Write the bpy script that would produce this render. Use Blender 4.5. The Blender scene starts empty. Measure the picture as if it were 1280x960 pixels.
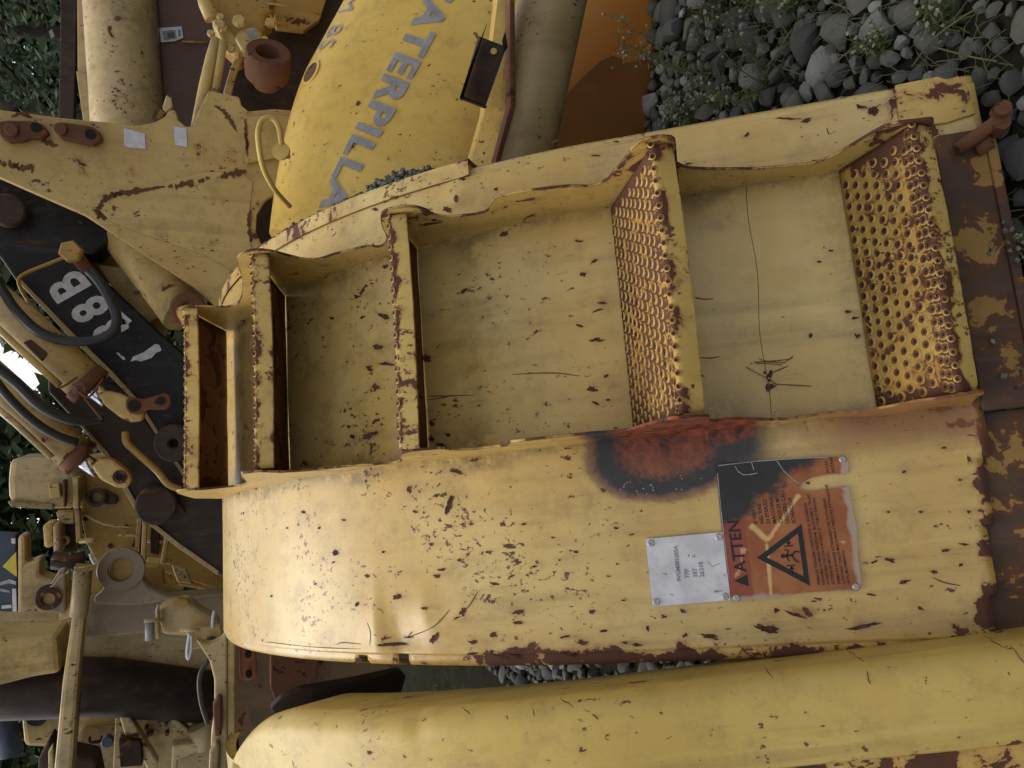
import bpy, bmesh, math, random
from math import radians, sin, cos, pi, atan2, hypot, exp, sqrt
from mathutils import Vector, Matrix, noise as mnoise
from mathutils.bvhtree import BVHTree

random.seed(7)
S = bpy.context.scene
COL = S.collection

# ------------------------------------------------------------------ camera, world, sun
H = 1.6                      # eye height
F0 = 995.0                   # focal length in photo pixels (1280 wide)
PITCH = 0.3491
CP, SP = cos(PITCH), sin(PITCH)
cam_d = bpy.data.cameras.new("camera")
cam_d.sensor_width = 36.0
cam_d.lens = F0 / 1280 * 36
cam_d.clip_start = 0.05
cam_d.clip_end = 1000
cam = bpy.data.objects.new("camera", cam_d)
COL.objects.link(cam)
# the photograph was taken with the camera turned on its side: world up is the picture's left
cam.matrix_world = Matrix(((0, 1, 0, 0), (-SP, 0, -CP, 0), (-CP, 0, SP, H), (0, 0, 0, 1)))
S.camera = cam

SUN_EL, SUN_AZ = radians(62), radians(-48)       # azimuth from +Y towards +X
w = bpy.data.worlds.new("World")
S.world = w
w.use_nodes = True
wn = w.node_tree
wn.nodes.clear()
sky = wn.nodes.new("ShaderNodeTexSky")
sky.sky_type = 'NISHITA'
sky.sun_disc = False
sky.sun_elevation = SUN_EL
sky.sun_rotation = SUN_AZ
sky.air_density = 1.0
sky.dust_density = 2.0
sky.ozone_density = 1.0
hs = wn.nodes.new("ShaderNodeHueSaturation")
hs.inputs['Saturation'].default_value = 0.14
bg = wn.nodes.new("ShaderNodeBackground")
bg.inputs['Strength'].default_value = 0.15
wo = wn.nodes.new("ShaderNodeOutputWorld")
wn.links.new(sky.outputs[0], hs.inputs['Color'])
wn.links.new(hs.outputs[0], bg.inputs['Color'])
wn.links.new(bg.outputs[0], wo.inputs['Surface'])

sun_d = bpy.data.lights.new("sun", 'SUN')
sun_d.energy = 1.15
sun_d.angle = radians(40)
sun_d.color = (1.0, 0.92, 0.78)
sun = bpy.data.objects.new("sun", sun_d)
COL.objects.link(sun)
ld = Vector((sin(SUN_AZ) * cos(SUN_EL), cos(SUN_AZ) * cos(SUN_EL), sin(SUN_EL)))
sun.rotation_euler = ld.to_track_quat('Z', 'Y').to_euler()

S.view_settings.view_transform = 'Standard'
S.view_settings.look = 'None'
S.view_settings.gamma = 1.0
S.view_settings.exposure = 0.46

# ------------------------------------------------------------------ helpers: points
CAM = Vector((0, 0, H))


def ray(px, py):
    a = (px - 640) / F0
    b = (480 - py) / F0
    return Vector((b, CP - a * SP, -SP - a * CP))


def at(px, py, Y, kx=0.0, kz=0.0):
    """point where the sight line meets the upright plane y = Y + kx*x + kz*(z-H)"""
    d = ray(px, py)
    t = Y / (d.y - kx * d.x - kz * d.z)
    return CAM + d * t


def gnd(px, py, z=0.0):
    d = ray(px, py)
    return CAM + d * ((z - H) / d.z)


# ------------------------------------------------------------------ helpers: objects
WM = {}


def thing(name, label, cat, loc=(0, 0, 0), group=None, mat3=None):
    o = bpy.data.objects.new(name, None)
    COL.objects.link(o)
    M4 = Matrix.Translation(Vector(loc))
    if mat3 is not None:
        M4 = M4 @ mat3.to_4x4()
    o.matrix_world = M4
    o.empty_display_size = 0.1
    WM[o.name] = M4
    o['label'] = label
    o['category'] = cat
    if group:
        o['group'] = group
    return o


def tag(o, label=None, cat=None, group=None, kind=None):
    for k, v in (('label', label), ('category', cat), ('group', group), ('kind', kind)):
        if v:
            o[k] = v
    return o


class MB:
    """collects shapes, then links them as ONE mesh object"""

    def __init__(self):
        self.bm = bmesh.new()
        self.rust = self.bm.verts.layers.float.new('rust')

    def prism(self, pts, vec, bevel=0.0, seg=2):
        """solid from a planar outline pushed along vec"""
        bm = self.bm
        a = [bm.verts.new(p) for p in pts]
        b = [bm.verts.new(Vector(p) + vec) for p in pts]
        n = len(a)
        fs = [bm.faces.new(a), bm.faces.new(list(reversed(b)))]
        for i in range(n):
            j = (i + 1) % n
            fs.append(bm.faces.new((a[j], a[i], b[i], b[j])))
        bmesh.ops.recalc_face_normals(bm, faces=fs)
        if bevel > 0:
            es = list({e for f in fs for e in f.edges})
            bmesh.ops.bevel(bm, geom=es, offset=bevel, offset_type='OFFSET', segments=seg, affect='EDGES', profile=0.5, clamp_overlap=True)
        return self

    def box(self, c, sx, sy, sz, rot=None, bevel=0.0, seg=2):
        R = rot if rot is not None else Matrix.Identity(3)
        c = Vector(c)
        pts = [c + R @ Vector((x * sx / 2, -sy / 2, z * sz / 2)) for x, z in ((-1, -1), (1, -1), (1, 1), (-1, 1))]
        return self.prism(pts, R @ Vector((0, sy, 0)), bevel, seg)

    def tube(self, pts, r, n=10, cap=True):
        bm = self.bm
        pts = [Vector(p) for p in pts]
        rs = r if isinstance(r, (list, tuple)) else [r] * len(pts)
        rings = []
        prev = None
        for i, p in enumerate(pts):
            t = (pts[min(i + 1, len(pts) - 1)] - pts[max(i - 1, 0)])
            t.normalize()
            if prev is None:
                u = t.orthogonal().normalized()
            else:
                u = (prev - t * prev.dot(t))
                u = u.normalized() if u.length > 1e-6 else t.orthogonal().normalized()
            prev = u
            v = t.cross(u)
            rings.append([bm.verts.new(p + (u * cos(2 * pi * k / n) + v * sin(2 * pi * k / n)) * rs[i]) for k in range(n)])
        for a, b in zip(rings, rings[1:]):
            for k in range(n):
                f = bm.faces.new((a[k], a[(k + 1) % n], b[(k + 1) % n], b[k]))
                f.smooth = True
        if cap:
            bm.faces.new(list(reversed(rings[0])))
            bm.faces.new(rings[-1])
        return self

    def lathe(self, c, axis, prof, n=24):
        """prof: list of (radius, height along axis); closed loop if first == last"""
        bm = self.bm
        c = Vector(c)
        axis = Vector(axis).normalized()
        u = axis.orthogonal().normalized()
        v = axis.cross(u)
        rings = []
        for r, h in prof:
            rings.append([bm.verts.new(c + axis * h + (u * cos(2 * pi * k / n) + v * sin(2 * pi * k / n)) * max(r, 1e-5)) for k in range(n)])
        for a, b in zip(rings, rings[1:]):
            for k in range(n):
                bm.faces.new((a[k], a[(k + 1) % n], b[(k + 1) % n], b[k]))
        return self

    def build(self, name, mat, parent=None, local=False, smooth=None, mod=None):
        bm = self.bm
        if parent is not None and not local:
            bm.transform(WM[parent.name].inverted())
        me = bpy.data.meshes.new(name)
        if smooth is not None:
            for f in bm.faces:
                f.smooth = True
        bm.to_mesh(me)
        bm.free()
        mats = mat if isinstance(mat, (list, tuple)) else [mat]
        for m in mats:
            me.materials.append(m)
        o = bpy.data.objects.new(name, me)
        COL.objects.link(o)
        if smooth is not None:
            me.set_sharp_from_angle(angle=radians(smooth))
        if parent is not None:
            o.parent = parent
            WM[o.name] = WM[parent.name].copy()
        else:
            WM[o.name] = Matrix.Identity(4)
        return o


def slab(name, px, Y, th, mat, parent=None, bevel=0.006, kx=0.0, kz=0.0):
    m = MB()
    pts = [at(x, y, Y, kx, kz) for x, y in px]
    m.prism(pts, Vector((0, th, 0)), bevel)
    return m.build(name, mat, parent)


def pipe(name, px, r, mat, parent=None, n=10, sub=0):
    """px: (x, y, Y) points"""
    pts = [at(*p) for p in px]
    if sub:
        pts = spline(pts, sub)
    return MB().tube(pts, r, n).build(name, mat, parent)


def spline(P, k=6):
    out = []
    n = len(P)
    for i in range(n - 1):
        p0, p1, p2, p3 = P[max(i - 1, 0)], P[i], P[i + 1], P[min(i + 2, n - 1)]
        for j in range(k):
            t = j / k
            out.append(0.5 * ((2 * p1) + (p2 - p0) * t + (2 * p0 - 5 * p1 + 4 * p2 - p3) * t * t + (3 * p1 - p0 - 3 * p2 + p3) * t ** 3))
    out.append(P[-1])
    return out


def disc(name, px, py, Y, r, th, mat, parent, hole=0.0, axis=(0, -1, 0), n=24):
    c = at(px, py, Y)
    e = min(th, r) * 0.15
    if hole:
        pr = [(hole, 0), (hole, th - e), (hole + e, th), (r - e, th), (r, th - e), (r, 0), (hole, 0)]
    else:
        pr = [(0, 0), (r, 0), (r, th - e), (r - e, th), (0, th)]
    return MB().lathe(c, axis, pr, n).build(name, mat, parent, smooth=35)


def text_mesh(name, s, size, fn, mat, parent, bold=0.0, align='LEFT', space=1.0, shear=0.0, fitw=0.0):
    """built-in font outline as a flat mesh; fn maps font x,y to a point in the parent's frame"""
    cu = bpy.data.curves.new(name, 'FONT')
    cu.body = s
    cu.size = size
    cu.align_x = align
    cu.offset = bold
    cu.space_character = space
    cu.shear = shear
    cu.resolution_u = 3
    tmp = bpy.data.objects.new(name + "_tmp", cu)
    me0 = bpy.data.meshes.new_from_object(tmp)
    k = fitw / max(v.co.x for v in me0.vertices) if fitw else 1.0
    vs = [fn(v.co.x * k, v.co.y) for v in me0.vertices]
    fs = [tuple(p.vertices) for p in me0.polygons]
    bpy.data.meshes.remove(me0)
    bpy.data.objects.remove(tmp)
    bpy.data.curves.remove(cu)
    me = bpy.data.meshes.new(name)
    me.from_pydata(vs, [], fs)
    me.materials.append(mat)
    o = bpy.data.objects.new(name, me)
    COL.objects.link(o)
    o.parent = parent
    return o


# ------------------------------------------------------------------ helpers: materials
class NT:
    def __init__(self, name):
        self.m = bpy.data.materials.new(name)
        self.m.use_nodes = True
        self.t = self.m.node_tree
        self.t.nodes.clear()
        self.out = self.t.nodes.new("ShaderNodeOutputMaterial")
        self.b = self.t.nodes.new("ShaderNodeBsdfPrincipled")
        self.t.links.new(self.b.outputs[0], self.out.inputs[0])

    def put(self, sock, v):
        if isinstance(v, bpy.types.NodeSocket):
            self.t.links.new(v, sock)
        elif isinstance(v, (int, float)) and sock.type == 'RGBA':
            sock.default_value = (v, v, v, 1)
        elif isinstance(v, tuple) and sock.type == 'RGBA':
            sock.default_value = (*v, 1) if len(v) == 3 else v
        else:
            sock.default_value = v

    def math(self, op, a, b=0.0, c=None, clamp=False):
        n = self.t.nodes.new("ShaderNodeMath")
        n.operation = op
        n.use_clamp = clamp
        self.put(n.inputs[0], a)
        self.put(n.inputs[1], b)
        if c is not None:
            self.put(n.inputs[2], c)
        return n.outputs[0]

    def step(self, v, lo, hi):
        n = self.t.nodes.new("ShaderNodeMapRange")
        n.interpolation_type = 'SMOOTHSTEP'
        self.put(n.inputs['Value'], v)
        n.inputs['From Min'].default_value = lo
        n.inputs['From Max'].default_value = hi
        return n.outputs[0]

    def mix(self, f, a, b, mode='MIX'):
        n = self.t.nodes.new("ShaderNodeMix")
        n.data_type = 'RGBA'
        n.blend_type = mode
        self.put(n.inputs[0], f)
        self.put(n.inputs[6], a)
        self.put(n.inputs[7], b)
        return n.outputs[2]

    def co(self, scale=(1, 1, 1), src='Object', rnd=False):
        tc = self.t.nodes.new("ShaderNodeTexCoord")
        mp = self.t.nodes.new("ShaderNodeMapping")
        mp.inputs['Scale'].default_value = scale
        self.t.links.new(tc.outputs[src], mp.inputs[0])
        o = mp.outputs[0]
        if rnd:
            oi = self.t.nodes.new("ShaderNodeObjectInfo")
            ad = self.t.nodes.new("ShaderNodeVectorMath")
            ad.operation = 'ADD'
            sc = self.math('MULTIPLY', oi.outputs['Random'], 37.0)
            self.t.links.new(o, ad.inputs[0])
            self.t.links.new(sc, ad.inputs[1])
            o = ad.outputs[0]
        return o

    def noise(self, co, scale, detail=4.0, rough=0.55, dist=0.0):
        n = self.t.nodes.new("ShaderNodeTexNoise")
        self.t.links.new(co, n.inputs['Vector'])
        n.inputs['Scale'].default_value = scale
        n.inputs['Detail'].default_value = detail
        n.inputs['Roughness'].default_value = rough
        n.inputs['Distortion'].default_value = dist
        return n.outputs[0]

    def voro(self, co, scale, out='Distance', rand=1.0):
        n = self.t.nodes.new("ShaderNodeTexVoronoi")
        self.t.links.new(co, n.inputs['Vector'])
        n.inputs['Scale'].default_value = scale
        n.inputs['Randomness'].default_value = rand
        return n.outputs[out]

    def attr(self, name):
        n = self.t.nodes.new("ShaderNodeAttribute")
        n.attribute_name = name
        return n.outputs['Fac']

    def bump(self, h, strength=0.3, dist=0.002):
        n = self.t.nodes.new("ShaderNodeBump")
        n.inputs['Strength'].default_value = strength
        n.inputs['Distance'].default_value = dist
        self.t.links.new(h, n.inputs['Height'])
        self.t.links.new(n.outputs[0], self.b.inputs['Normal'])

    def edge(self, radius=0.01):
        bv = self.t.nodes.new("ShaderNodeBevel")
        bv.samples = 4
        bv.inputs['Radius'].default_value = radius
        ge = self.t.nodes.new("ShaderNodeNewGeometry")
        d = self.t.nodes.new("ShaderNodeVectorMath")
        d.operation = 'DOT_PRODUCT'
        self.t.links.new(bv.outputs[0], d.inputs[0])
        self.t.links.new(ge.outputs['Normal'], d.inputs[1])
        return self.math('SUBTRACT', 1.0, d.outputs['Value'], clamp=True)


def worn(name, base, base2=None, chip=0.66, cs=7.0, speck=0.5, ss=55.0, streak=0.3, rough=0.42, halo=0.5,
         edge=0.0, edge_r=0.012, dirt=(0.13, 0.085, 0.035), rustc=(0.055, 0.022, 0.016), rust2=(0.13, 0.05, 0.024),
         hal=(0.30, 0.13, 0.035), rnd=False, special=None, spec=0.35, bump=0.35, grime=0.0):
    """weathered paint: fading, rain streaks, rust specks with tails, larger flaked chips with brown halo"""
    n = NT(name)
    base2 = base2 or tuple(min(1, c * 1.15 + 0.03) for c in base)
    co = n.co(rnd=rnd)
    col = n.mix(n.step(n.noise(co, 1.9, 5, 0.6), 0.35, 0.68), base, base2)
    col = n.mix(n.math('MULTIPLY', n.step(n.noise(co, 11, 7, 0.72), 0.45, 0.72), 0.30), col, dirt)
    st = n.noise(n.co((9, 9, 0.55), rnd=rnd), 2.0, 5, 0.65)
    col = n.mix(n.math('MULTIPLY', n.step(st, 0.5, 0.74), streak), col, dirt)
    pale = n.step(n.noise(n.co((14, 14, 1.1), rnd=rnd), 1.5, 6, 0.7), 0.55, 0.75)
    col = n.mix(n.math('MULTIPLY', pale, 0.35), col, tuple(min(0.8, c * 1.12 + 0.07) for c in base2))
    if grime:
        g = n.step(n.noise(co, 3.3, 7, 0.7), 0.5, 0.68)
        col = n.mix(n.math('MULTIPLY', g, grime), col, (0.075, 0.055, 0.032))
    f = n.noise(co, cs, 8, 0.62, 0.4)
    big = n.noise(co, 1.4, 2, 0.5)
    f = n.math('ADD', f, n.math('MULTIPLY', n.math('SUBTRACT', big, 0.5), 0.25))
    f = n.math('ADD', f, n.math('MULTIPLY', n.attr('rust'), 0.3))
    if edge:
        f = n.math('ADD', f, n.math('MULTIPLY', n.edge(edge_r), edge))
    rc = n.mix(n.noise(co, 30, 6, 0.7), rustc, rust2)
    col = n.mix(n.math('MULTIPLY', n.step(f, chip - 0.09, chip + 0.01), halo), col, hal)
    chipm = n.step(f, chip, chip + 0.012)
    if speck:
        wob = n.math('SUBTRACT', n.noise(co, 130, 4, 0.65), 0.5)
        wob2 = n.math('SUBTRACT', n.noise(co, 45, 4, 0.65), 0.5)
        dens = n.math('MULTIPLY', n.step(n.noise(co, 4.0, 6, 0.7), 0.34, 0.70), n.math('SUBTRACT', 1.0, n.attr('calm')))
        at_ = n.attr('rust')
        for (sc_, zs, th, gain, op) in ((ss * 0.62, 0.55, 0.708, 0.118, 1.0), (ss * 1.35, 0.62, 0.705, 0.16, 0.9)):
            fz = n.noise(n.co((1, 1, zs), rnd=rnd), sc_, 5, 0.62)
            fz = n.math('ADD', fz, n.math('ADD', n.math('MULTIPLY', dens, gain * (0.6 + 0.4 * speck)), n.math('MULTIPLY', at_, 0.05)))
            m_ = n.step(fz, th + 0.0, th + 0.02)
            col = n.mix(n.math('MULTIPLY', n.step(fz, th - 0.05, th + 0.01), 0.35 * halo), col, hal)
            col = n.mix(n.math('MULTIPLY', m_, op), col, (0.085, 0.034, 0.02))
            chipm_s = m_
        for (sc_, zs, share, rad, wb, k) in ((ss * 0.40, 0.32, 0.06, 0.25, 0.95, 1), (ss * 0.85, 0.40, 0.09, 0.24, 0.95, 1)):
            cz = n.co((1, 1, zs), rnd=rnd)
            vn = n.t.nodes.new("ShaderNodeTexVoronoi")
            n.t.links.new(cz, vn.inputs['Vector'])
            vn.inputs['Scale'].default_value = sc_
            sp_ = n.t.nodes.new("ShaderNodeSeparateColor")
            n.t.links.new(vn.outputs['Color'], sp_.inputs[0])
            lim = n.math('ADD', n.math('MULTIPLY', n.math('ADD', n.math('MULTIPLY', dens, 1.7), 0.07), share * speck), n.math('MULTIPLY', at_, 0.25 if k else 0.0))
            on = n.math('LESS_THAN', sp_.outputs[0], lim)
            rr_ = n.math('MULTIPLY', n.math('ADD', n.math('MULTIPLY', n.math('POWER', sp_.outputs[1], 1.6), 0.9), 0.14), rad)
            q = n.math('SUBTRACT', rr_, n.math('ADD', vn.outputs['Distance'], n.math('MULTIPLY', wob if sc_ > ss else wob2, wb)))
            if k:
                # tail of rust washed down the plate below the speck
                dv = n.t.nodes.new("ShaderNodeVectorMath")
                dv.operation = 'SUBTRACT'
                n.t.links.new(cz, dv.inputs[0])
                n.t.links.new(vn.outputs['Position'], dv.inputs[1])
                sx_ = n.t.nodes.new("ShaderNodeSeparateXYZ")
                n.t.links.new(dv.outputs[0], sx_.inputs[0])
                below = n.step(sx_.outputs[2], 0.15 * rad / sc_, -0.1 * rad / sc_)
                side_ = n.math('ABSOLUTE', n.math('MULTIPLY', sx_.outputs[0], sc_))
                tl_ = n.math('MULTIPLY', n.math('SUBTRACT', 1.0, n.step(n.math('SUBTRACT', side_, n.math('MULTIPLY', rr_, 0.55)), -0.06, 0.05)), below)
                tl_ = n.math('MULTIPLY', tl_, n.math('SUBTRACT', 1.0, n.step(vn.outputs['Distance'], 0.1, 0.62)))
                col = n.mix(n.math('MULTIPLY', n.math('MULTIPLY', tl_, on), 0.42), col, (0.16, 0.07, 0.03))
                col = n.mix(n.math('MULTIPLY', n.math('MULTIPLY', n.step(q, -0.20, 0.02), on), 0.4 * halo), col, hal)
            m_ = n.math('MULTIPLY', n.step(q, -0.03, 0.04), on)
            if k:
                chipm = n.math('MAXIMUM', chipm, m_)
            else:
                col = n.mix(n.math('MULTIPLY', m_, 0.85), col, (0.095, 0.036, 0.018))
    col = n.mix(n.math('MULTIPLY', n.attr('stain'), n.step(n.noise(n.co((60, 60, 4), rnd=rnd), 1.0, 4, 0.6), 0.25, 0.7)), col, (0.2, 0.088, 0.03))
    gm_ = n.math('MULTIPLY', n.attr('grime'), n.step(n.noise(co, 15, 7, 0.75), 0.36, 0.58))
    col = n.mix(n.math('MULTIPLY', gm_, 0.6), col, (0.055, 0.045, 0.028))
    col = n.mix(chipm, col, rc)
    if special:
        col, chipm = special(n, co, col, chipm)
    n.put(n.b.inputs['Base Color'], col)
    rr = n.math('ADD', n.math('MULTIPLY', chipm, 0.85 - rough), rough)
    rr = n.math('ADD', rr, n.math('MULTIPLY', n.math('SUBTRACT', st, 0.5), 0.15))
    n.put(n.b.inputs['Roughness'], rr)
    n.b.inputs['Specular IOR Level'].default_value = spec
    hgt = n.math('SUBTRACT', n.math('MULTIPLY', n.noise(co, 120, 3, 0.6), 0.25), n.math('MULTIPLY', chipm, n.math('ADD', 0.5, n.noise(co, 160, 3, 0.7))))
    n.bump(hgt, bump, 0.002)
    return n.m


def plain(name, col, rough=0.6, metal=0.0, var=0.25, scale=14.0, spec=0.4, rnd=False, bump=0.2, col2=None):
    n = NT(name)
    co = n.co(rnd=rnd)
    nz = n.noise(co, scale, 6, 0.65)
    c = n.mix(n.step(nz, 0.3, 0.72), tuple(x * (1 - var) for x in col), col2 or tuple(min(1, x * (1 + var)) for x in col))
    n.put(n.b.inputs['Base Color'], c)
    n.put(n.b.inputs['Roughness'], n.math('ADD', rough - 0.12, n.math('MULTIPLY', nz, 0.24)))
    n.b.inputs['Metallic'].default_value = metal
    n.b.inputs['Specular IOR Level'].default_value = spec
    n.bump(n.noise(co, scale * 6, 4, 0.65), bump, 0.002)
    return n.m


YEL = (0.545, 0.358, 0.105)


def burn_special(n, co, col, chipm):
    """scorch mark left by a torch, and the brown wash below the lowest step (fender frame: x across, z up the plate)"""
    sx = n.t.nodes.new("ShaderNodeSeparateXYZ")
    n.t.links.new(co, sx.inputs[0])
    x, z = sx.outputs[0], sx.outputs[2]
    wob = n.math('MULTIPLY', n.math('SUBTRACT', n.noise(co, 9, 4, 0.6), 0.5), 0.35)

    def ell(cx, cz, rx, rz, rot=0.0):
        dx, dz = n.math('SUBTRACT', x, cx), n.math('SUBTRACT', z, cz)
        c, s = cos(rot), sin(rot)
        a = n.math('ADD', n.math('MULTIPLY', dx, c / rx), n.math('MULTIPLY', dz, s / rx))
        b = n.math('ADD', n.math('MULTIPLY', dx, -s / rz), n.math('MULTIPLY', dz, c / rz))
        return n.math('ADD', n.math('SQRT', n.math('ADD', n.math('MULTIPLY', a, a), n.math('MULTIPLY', b, b))), n.math('MULTIPLY', wob, 1.0))
    side = n.step(x, -0.04, -0.075)
    side = n.math('SUBTRACT', 1.0, n.step(x, -0.079, -0.072))
    d = ell(-0.115, 0.70, 0.110, 0.170, 0.05)
    d2 = ell(-0.125, 0.535, 0.085, 0.10, 0.0)
    rag = n.math('MULTIPLY', n.math('SUBTRACT', n.noise(co, 55, 4, 0.7), 0.5), 0.35)
    dr = n.math('ADD', d, n.math('MULTIPLY', rag, 0.35))
    soot = n.math('MAXIMUM', n.math('SUBTRACT', 1.0, n.step(dr, 0.86, 1.0)), n.math('SUBTRACT', 1.0, n.step(d2, 0.2, 1.1)))
    wash = n.math('SUBTRACT', 1.0, n.step(dr, 0.98, 1.12))
    col = n.mix(n.math('MULTIPLY', n.math('MULTIPLY', wash, 0.75), side), col, (0.13, 0.045, 0.05))
    col = n.mix(n.math('MULTIPLY', soot, side), col, n.mix(n.noise(co, 26, 6, 0.75), (0.010, 0.011, 0.014), (0.055, 0.05, 0.052)))
    de = n.math('MINIMUM', ell(-0.108, 0.695, 0.076, 0.118, 0.05), ell(-0.078, 0.60, 0.040, 0.12, -0.1))
    red = n.math('SUBTRACT', 1.0, n.step(n.math('ADD', de, n.math('MULTIPLY', n.math('SUBTRACT', n.noise(co, 90, 4, 0.75), 0.5), 0.9)), 0.72, 1.08))
    rc1 = n.mix(n.step(n.noise(co, 24, 7, 0.72, 1.0), 0.32, 0.66), (0.035, 0.013, 0.011), (0.28, 0.07, 0.028))
    rc1 = n.mix(n.math('MULTIPLY', n.step(x, -0.10, -0.17), 0.5), rc1, (0.27, 0.10, 0.045))
    col = n.mix(n.math('MULTIPLY', red, side), col, rc1)
    # pale blisters in the soot
    bl = n.math('MULTIPLY', n.step(n.math('SUBTRACT', 0.22, n.voro(co, 110)), -0.02, 0.03), n.step(n.noise(co, 13, 3), 0.5, 0.6))
    bl = n.math('MULTIPLY', bl, n.math('MULTIPLY', soot, n.step(x, -0.15, -0.19)))
    col = n.mix(n.math('MULTIPLY', bl, side), col, (0.28, 0.24, 0.2))
    # rust-brown wash along the lower strip
    lo = n.math('MULTIPLY', n.math('SUBTRACT', 1.0, n.step(n.math('ADD', n.math('ABSOLUTE', n.math('ADD', x, 0.105)), n.math('MULTIPLY', wob, 0.12)), 0.01, 0.075)),
                n.math('SUBTRACT', 1.0, n.step(z, 0.28, 0.5)))
    col = n.mix(n.math('MULTIPLY', n.math('MULTIPLY', lo, 0.75), side), col, (0.22, 0.085, 0.03))
    return col, n.math('MAXIMUM', chipm, n.math('MULTIPLY', n.math('MAXIMUM', soot, red), n.math('MULTIPLY', side, 0.15)))


M = {}
M['fender'] = worn("fender_paint", YEL, (0.64, 0.475, 0.19), chip=0.73, cs=11, speck=0.9, ss=62, special=burn_special, rough=0.30, spec=0.5)
M['strip'] = worn("strip_paint", (0.50, 0.325, 0.08), (0.57, 0.40, 0.13), chip=0.70, cs=14, speck=0.5, ss=70, special=burn_special, edge=0.45, edge_r=0.006)
M['step'] = worn("step_paint", (0.53, 0.35, 0.09), (0.6, 0.42, 0.13), chip=0.70, cs=22, speck=1.0, ss=60, edge=0.35, edge_r=0.006, halo=0.9)
M['tread'] = worn("tread_paint", (0.47, 0.29, 0.065), (0.53, 0.35, 0.10), chip=0.68, cs=24, speck=0.9, ss=70, edge=0.0, edge_r=0.006, halo=0.9, rustc=(0.07, 0.03, 0.024), rust2=(0.15, 0.06, 0.03))
M['yellow'] = worn("old_yellow_paint", (0.46, 0.315, 0.105), (0.54, 0.39, 0.15), chip=0.68, cs=9, speck=0.4, ss=40, rnd=True, grime=0.5)
M['yellow_edge'] = worn("edge_worn_yellow_paint", (0.46, 0.31, 0.10), (0.54, 0.39, 0.15), chip=0.68, cs=9, speck=0.45, ss=40, rnd=True)
M['beige'] = worn("beige_paint", (0.46, 0.335, 0.155), (0.54, 0.41, 0.215), chip=0.68, cs=8, speck=0.5, ss=40, rnd=True, grime=0.45)
M['ochre'] = worn("ochre_paint", (0.36, 0.215, 0.045), (0.42, 0.27, 0.075), chip=0.72, cs=7, speck=0.25, ss=40, rnd=True, grime=0.4)
M['tank'] = worn("tank_paint", (0.60, 0.405, 0.105), (0.66, 0.48, 0.15), chip=0.83, cs=5, speck=0.0, streak=0.12, rough=0.5, halo=0.3, spec=0.3, bump=0.1)
M['post'] = worn("post_paint", (0.28, 0.20, 0.09), (0.36, 0.27, 0.13), chip=0.70, cs=10, speck=0.6, ss=50, rnd=True)
M['rust'] = worn("rusted_steel", (0.095, 0.040, 0.026), (0.15, 0.065, 0.035), chip=0.6, cs=10, speck=0.3, ss=60, rough=0.8, halo=0.5, rustc=(0.035, 0.018, 0.015), rust2=(0.07, 0.03, 0.02), hal=(0.2, 0.08, 0.025), rnd=True, spec=0.2)
M['darkrust'] = worn("dark_rusted_steel", (0.035, 0.024, 0.02), (0.07, 0.045, 0.034), chip=0.63, cs=9, speck=0.0, rough=0.8, halo=0.7, rustc=(0.17, 0.075, 0.02), rust2=(0.3, 0.17, 0.05), hal=(0.12, 0.05, 0.02), rnd=True, spec=0.2)
M['base'] = worn("base_rail_paint", (0.055, 0.035, 0.026), (0.09, 0.05, 0.035), chip=0.56, cs=13, speck=0.0, rough=0.75, halo=0.8, rustc=(0.20, 0.11, 0.035), rust2=(0.36, 0.22, 0.07), hal=(0.13, 0.05, 0.02), spec=0.25)
M['rustwood'] = worn("stained_brown_panel", (0.13, 0.085, 0.045), (0.20, 0.13, 0.065), chip=0.64, cs=7, speck=0.5, ss=40, rnd=True, grime=0.6)
M['brownmetal'] = worn("worn_brown_steel", (0.19, 0.13, 0.07), (0.28, 0.20, 0.115), chip=0.70, cs=8, speck=0.3, ss=40, rough=0.34, rnd=True, grime=0.6, spec=0.6)
M['black'] = worn("black_paint", (0.008, 0.008, 0.009), (0.015, 0.015, 0.017), chip=0.80, cs=8, speck=0.2, ss=40, rough=0.4, halo=0.3, dirt=(0.06, 0.05, 0.04), hal=(0.05, 0.03, 0.02), rnd=True, bump=0.15, spec=0.2)
M['blackbrown'] = worn("dark_brown_paint", (0.030, 0.020, 0.018), (0.05, 0.034, 0.03), chip=0.74, cs=6, speck=0.0, rough=0.5, halo=0.6, hal=(0.10, 0.05, 0.02), rnd=True, bump=0.2, spec=0.2)
M['maroon'] = worn("maroon_panel_paint", (0.085, 0.040, 0.029), (0.115, 0.058, 0.042), chip=0.78, cs=5, speck=0.15, ss=30, rough=0.5, halo=0.5, dirt=(0.09, 0.06, 0.04), rnd=True, bump=0.15)
M['rubber'] = plain("rubber_hose", (0.02, 0.021, 0.023), 0.5, var=0.3)
M['chrome'] = plain("chrome_rod", (0.6, 0.6, 0.64), 0.2, metal=1.0, var=0.1)
M['dark'] = plain("dark_hollow_steel", (0.012, 0.01, 0.009), 0.9, var=0.3)
M['white'] = plain("white_plate_paint", (0.56, 0.56, 0.60), 0.5, var=0.12, scale=20, col2=(0.66, 0.66, 0.70))
M['sticker'] = plain("sticker_white", (0.55, 0.56, 0.62), 0.5, var=0.12, scale=30)
M['letter_white'] = plain("white_lettering", (0.52, 0.52, 0.56), 0.5, var=0.2, scale=30)
M['letter_grey'] = plain("grey_lettering", (0.25, 0.25, 0.265), 0.55, var=0.2, scale=20)
M['ink'] = plain("black_ink", (0.012, 0.012, 0.013), 0.55, var=0.2)
M['ink_grey'] = plain("faded_ink", (0.22, 0.21, 0.24), 0.6, var=0.3, scale=60)
M['rivet'] = plain("rivet_metal", (0.42, 0.42, 0.42), 0.45, metal=0.6, var=0.2, scale=80)
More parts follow.
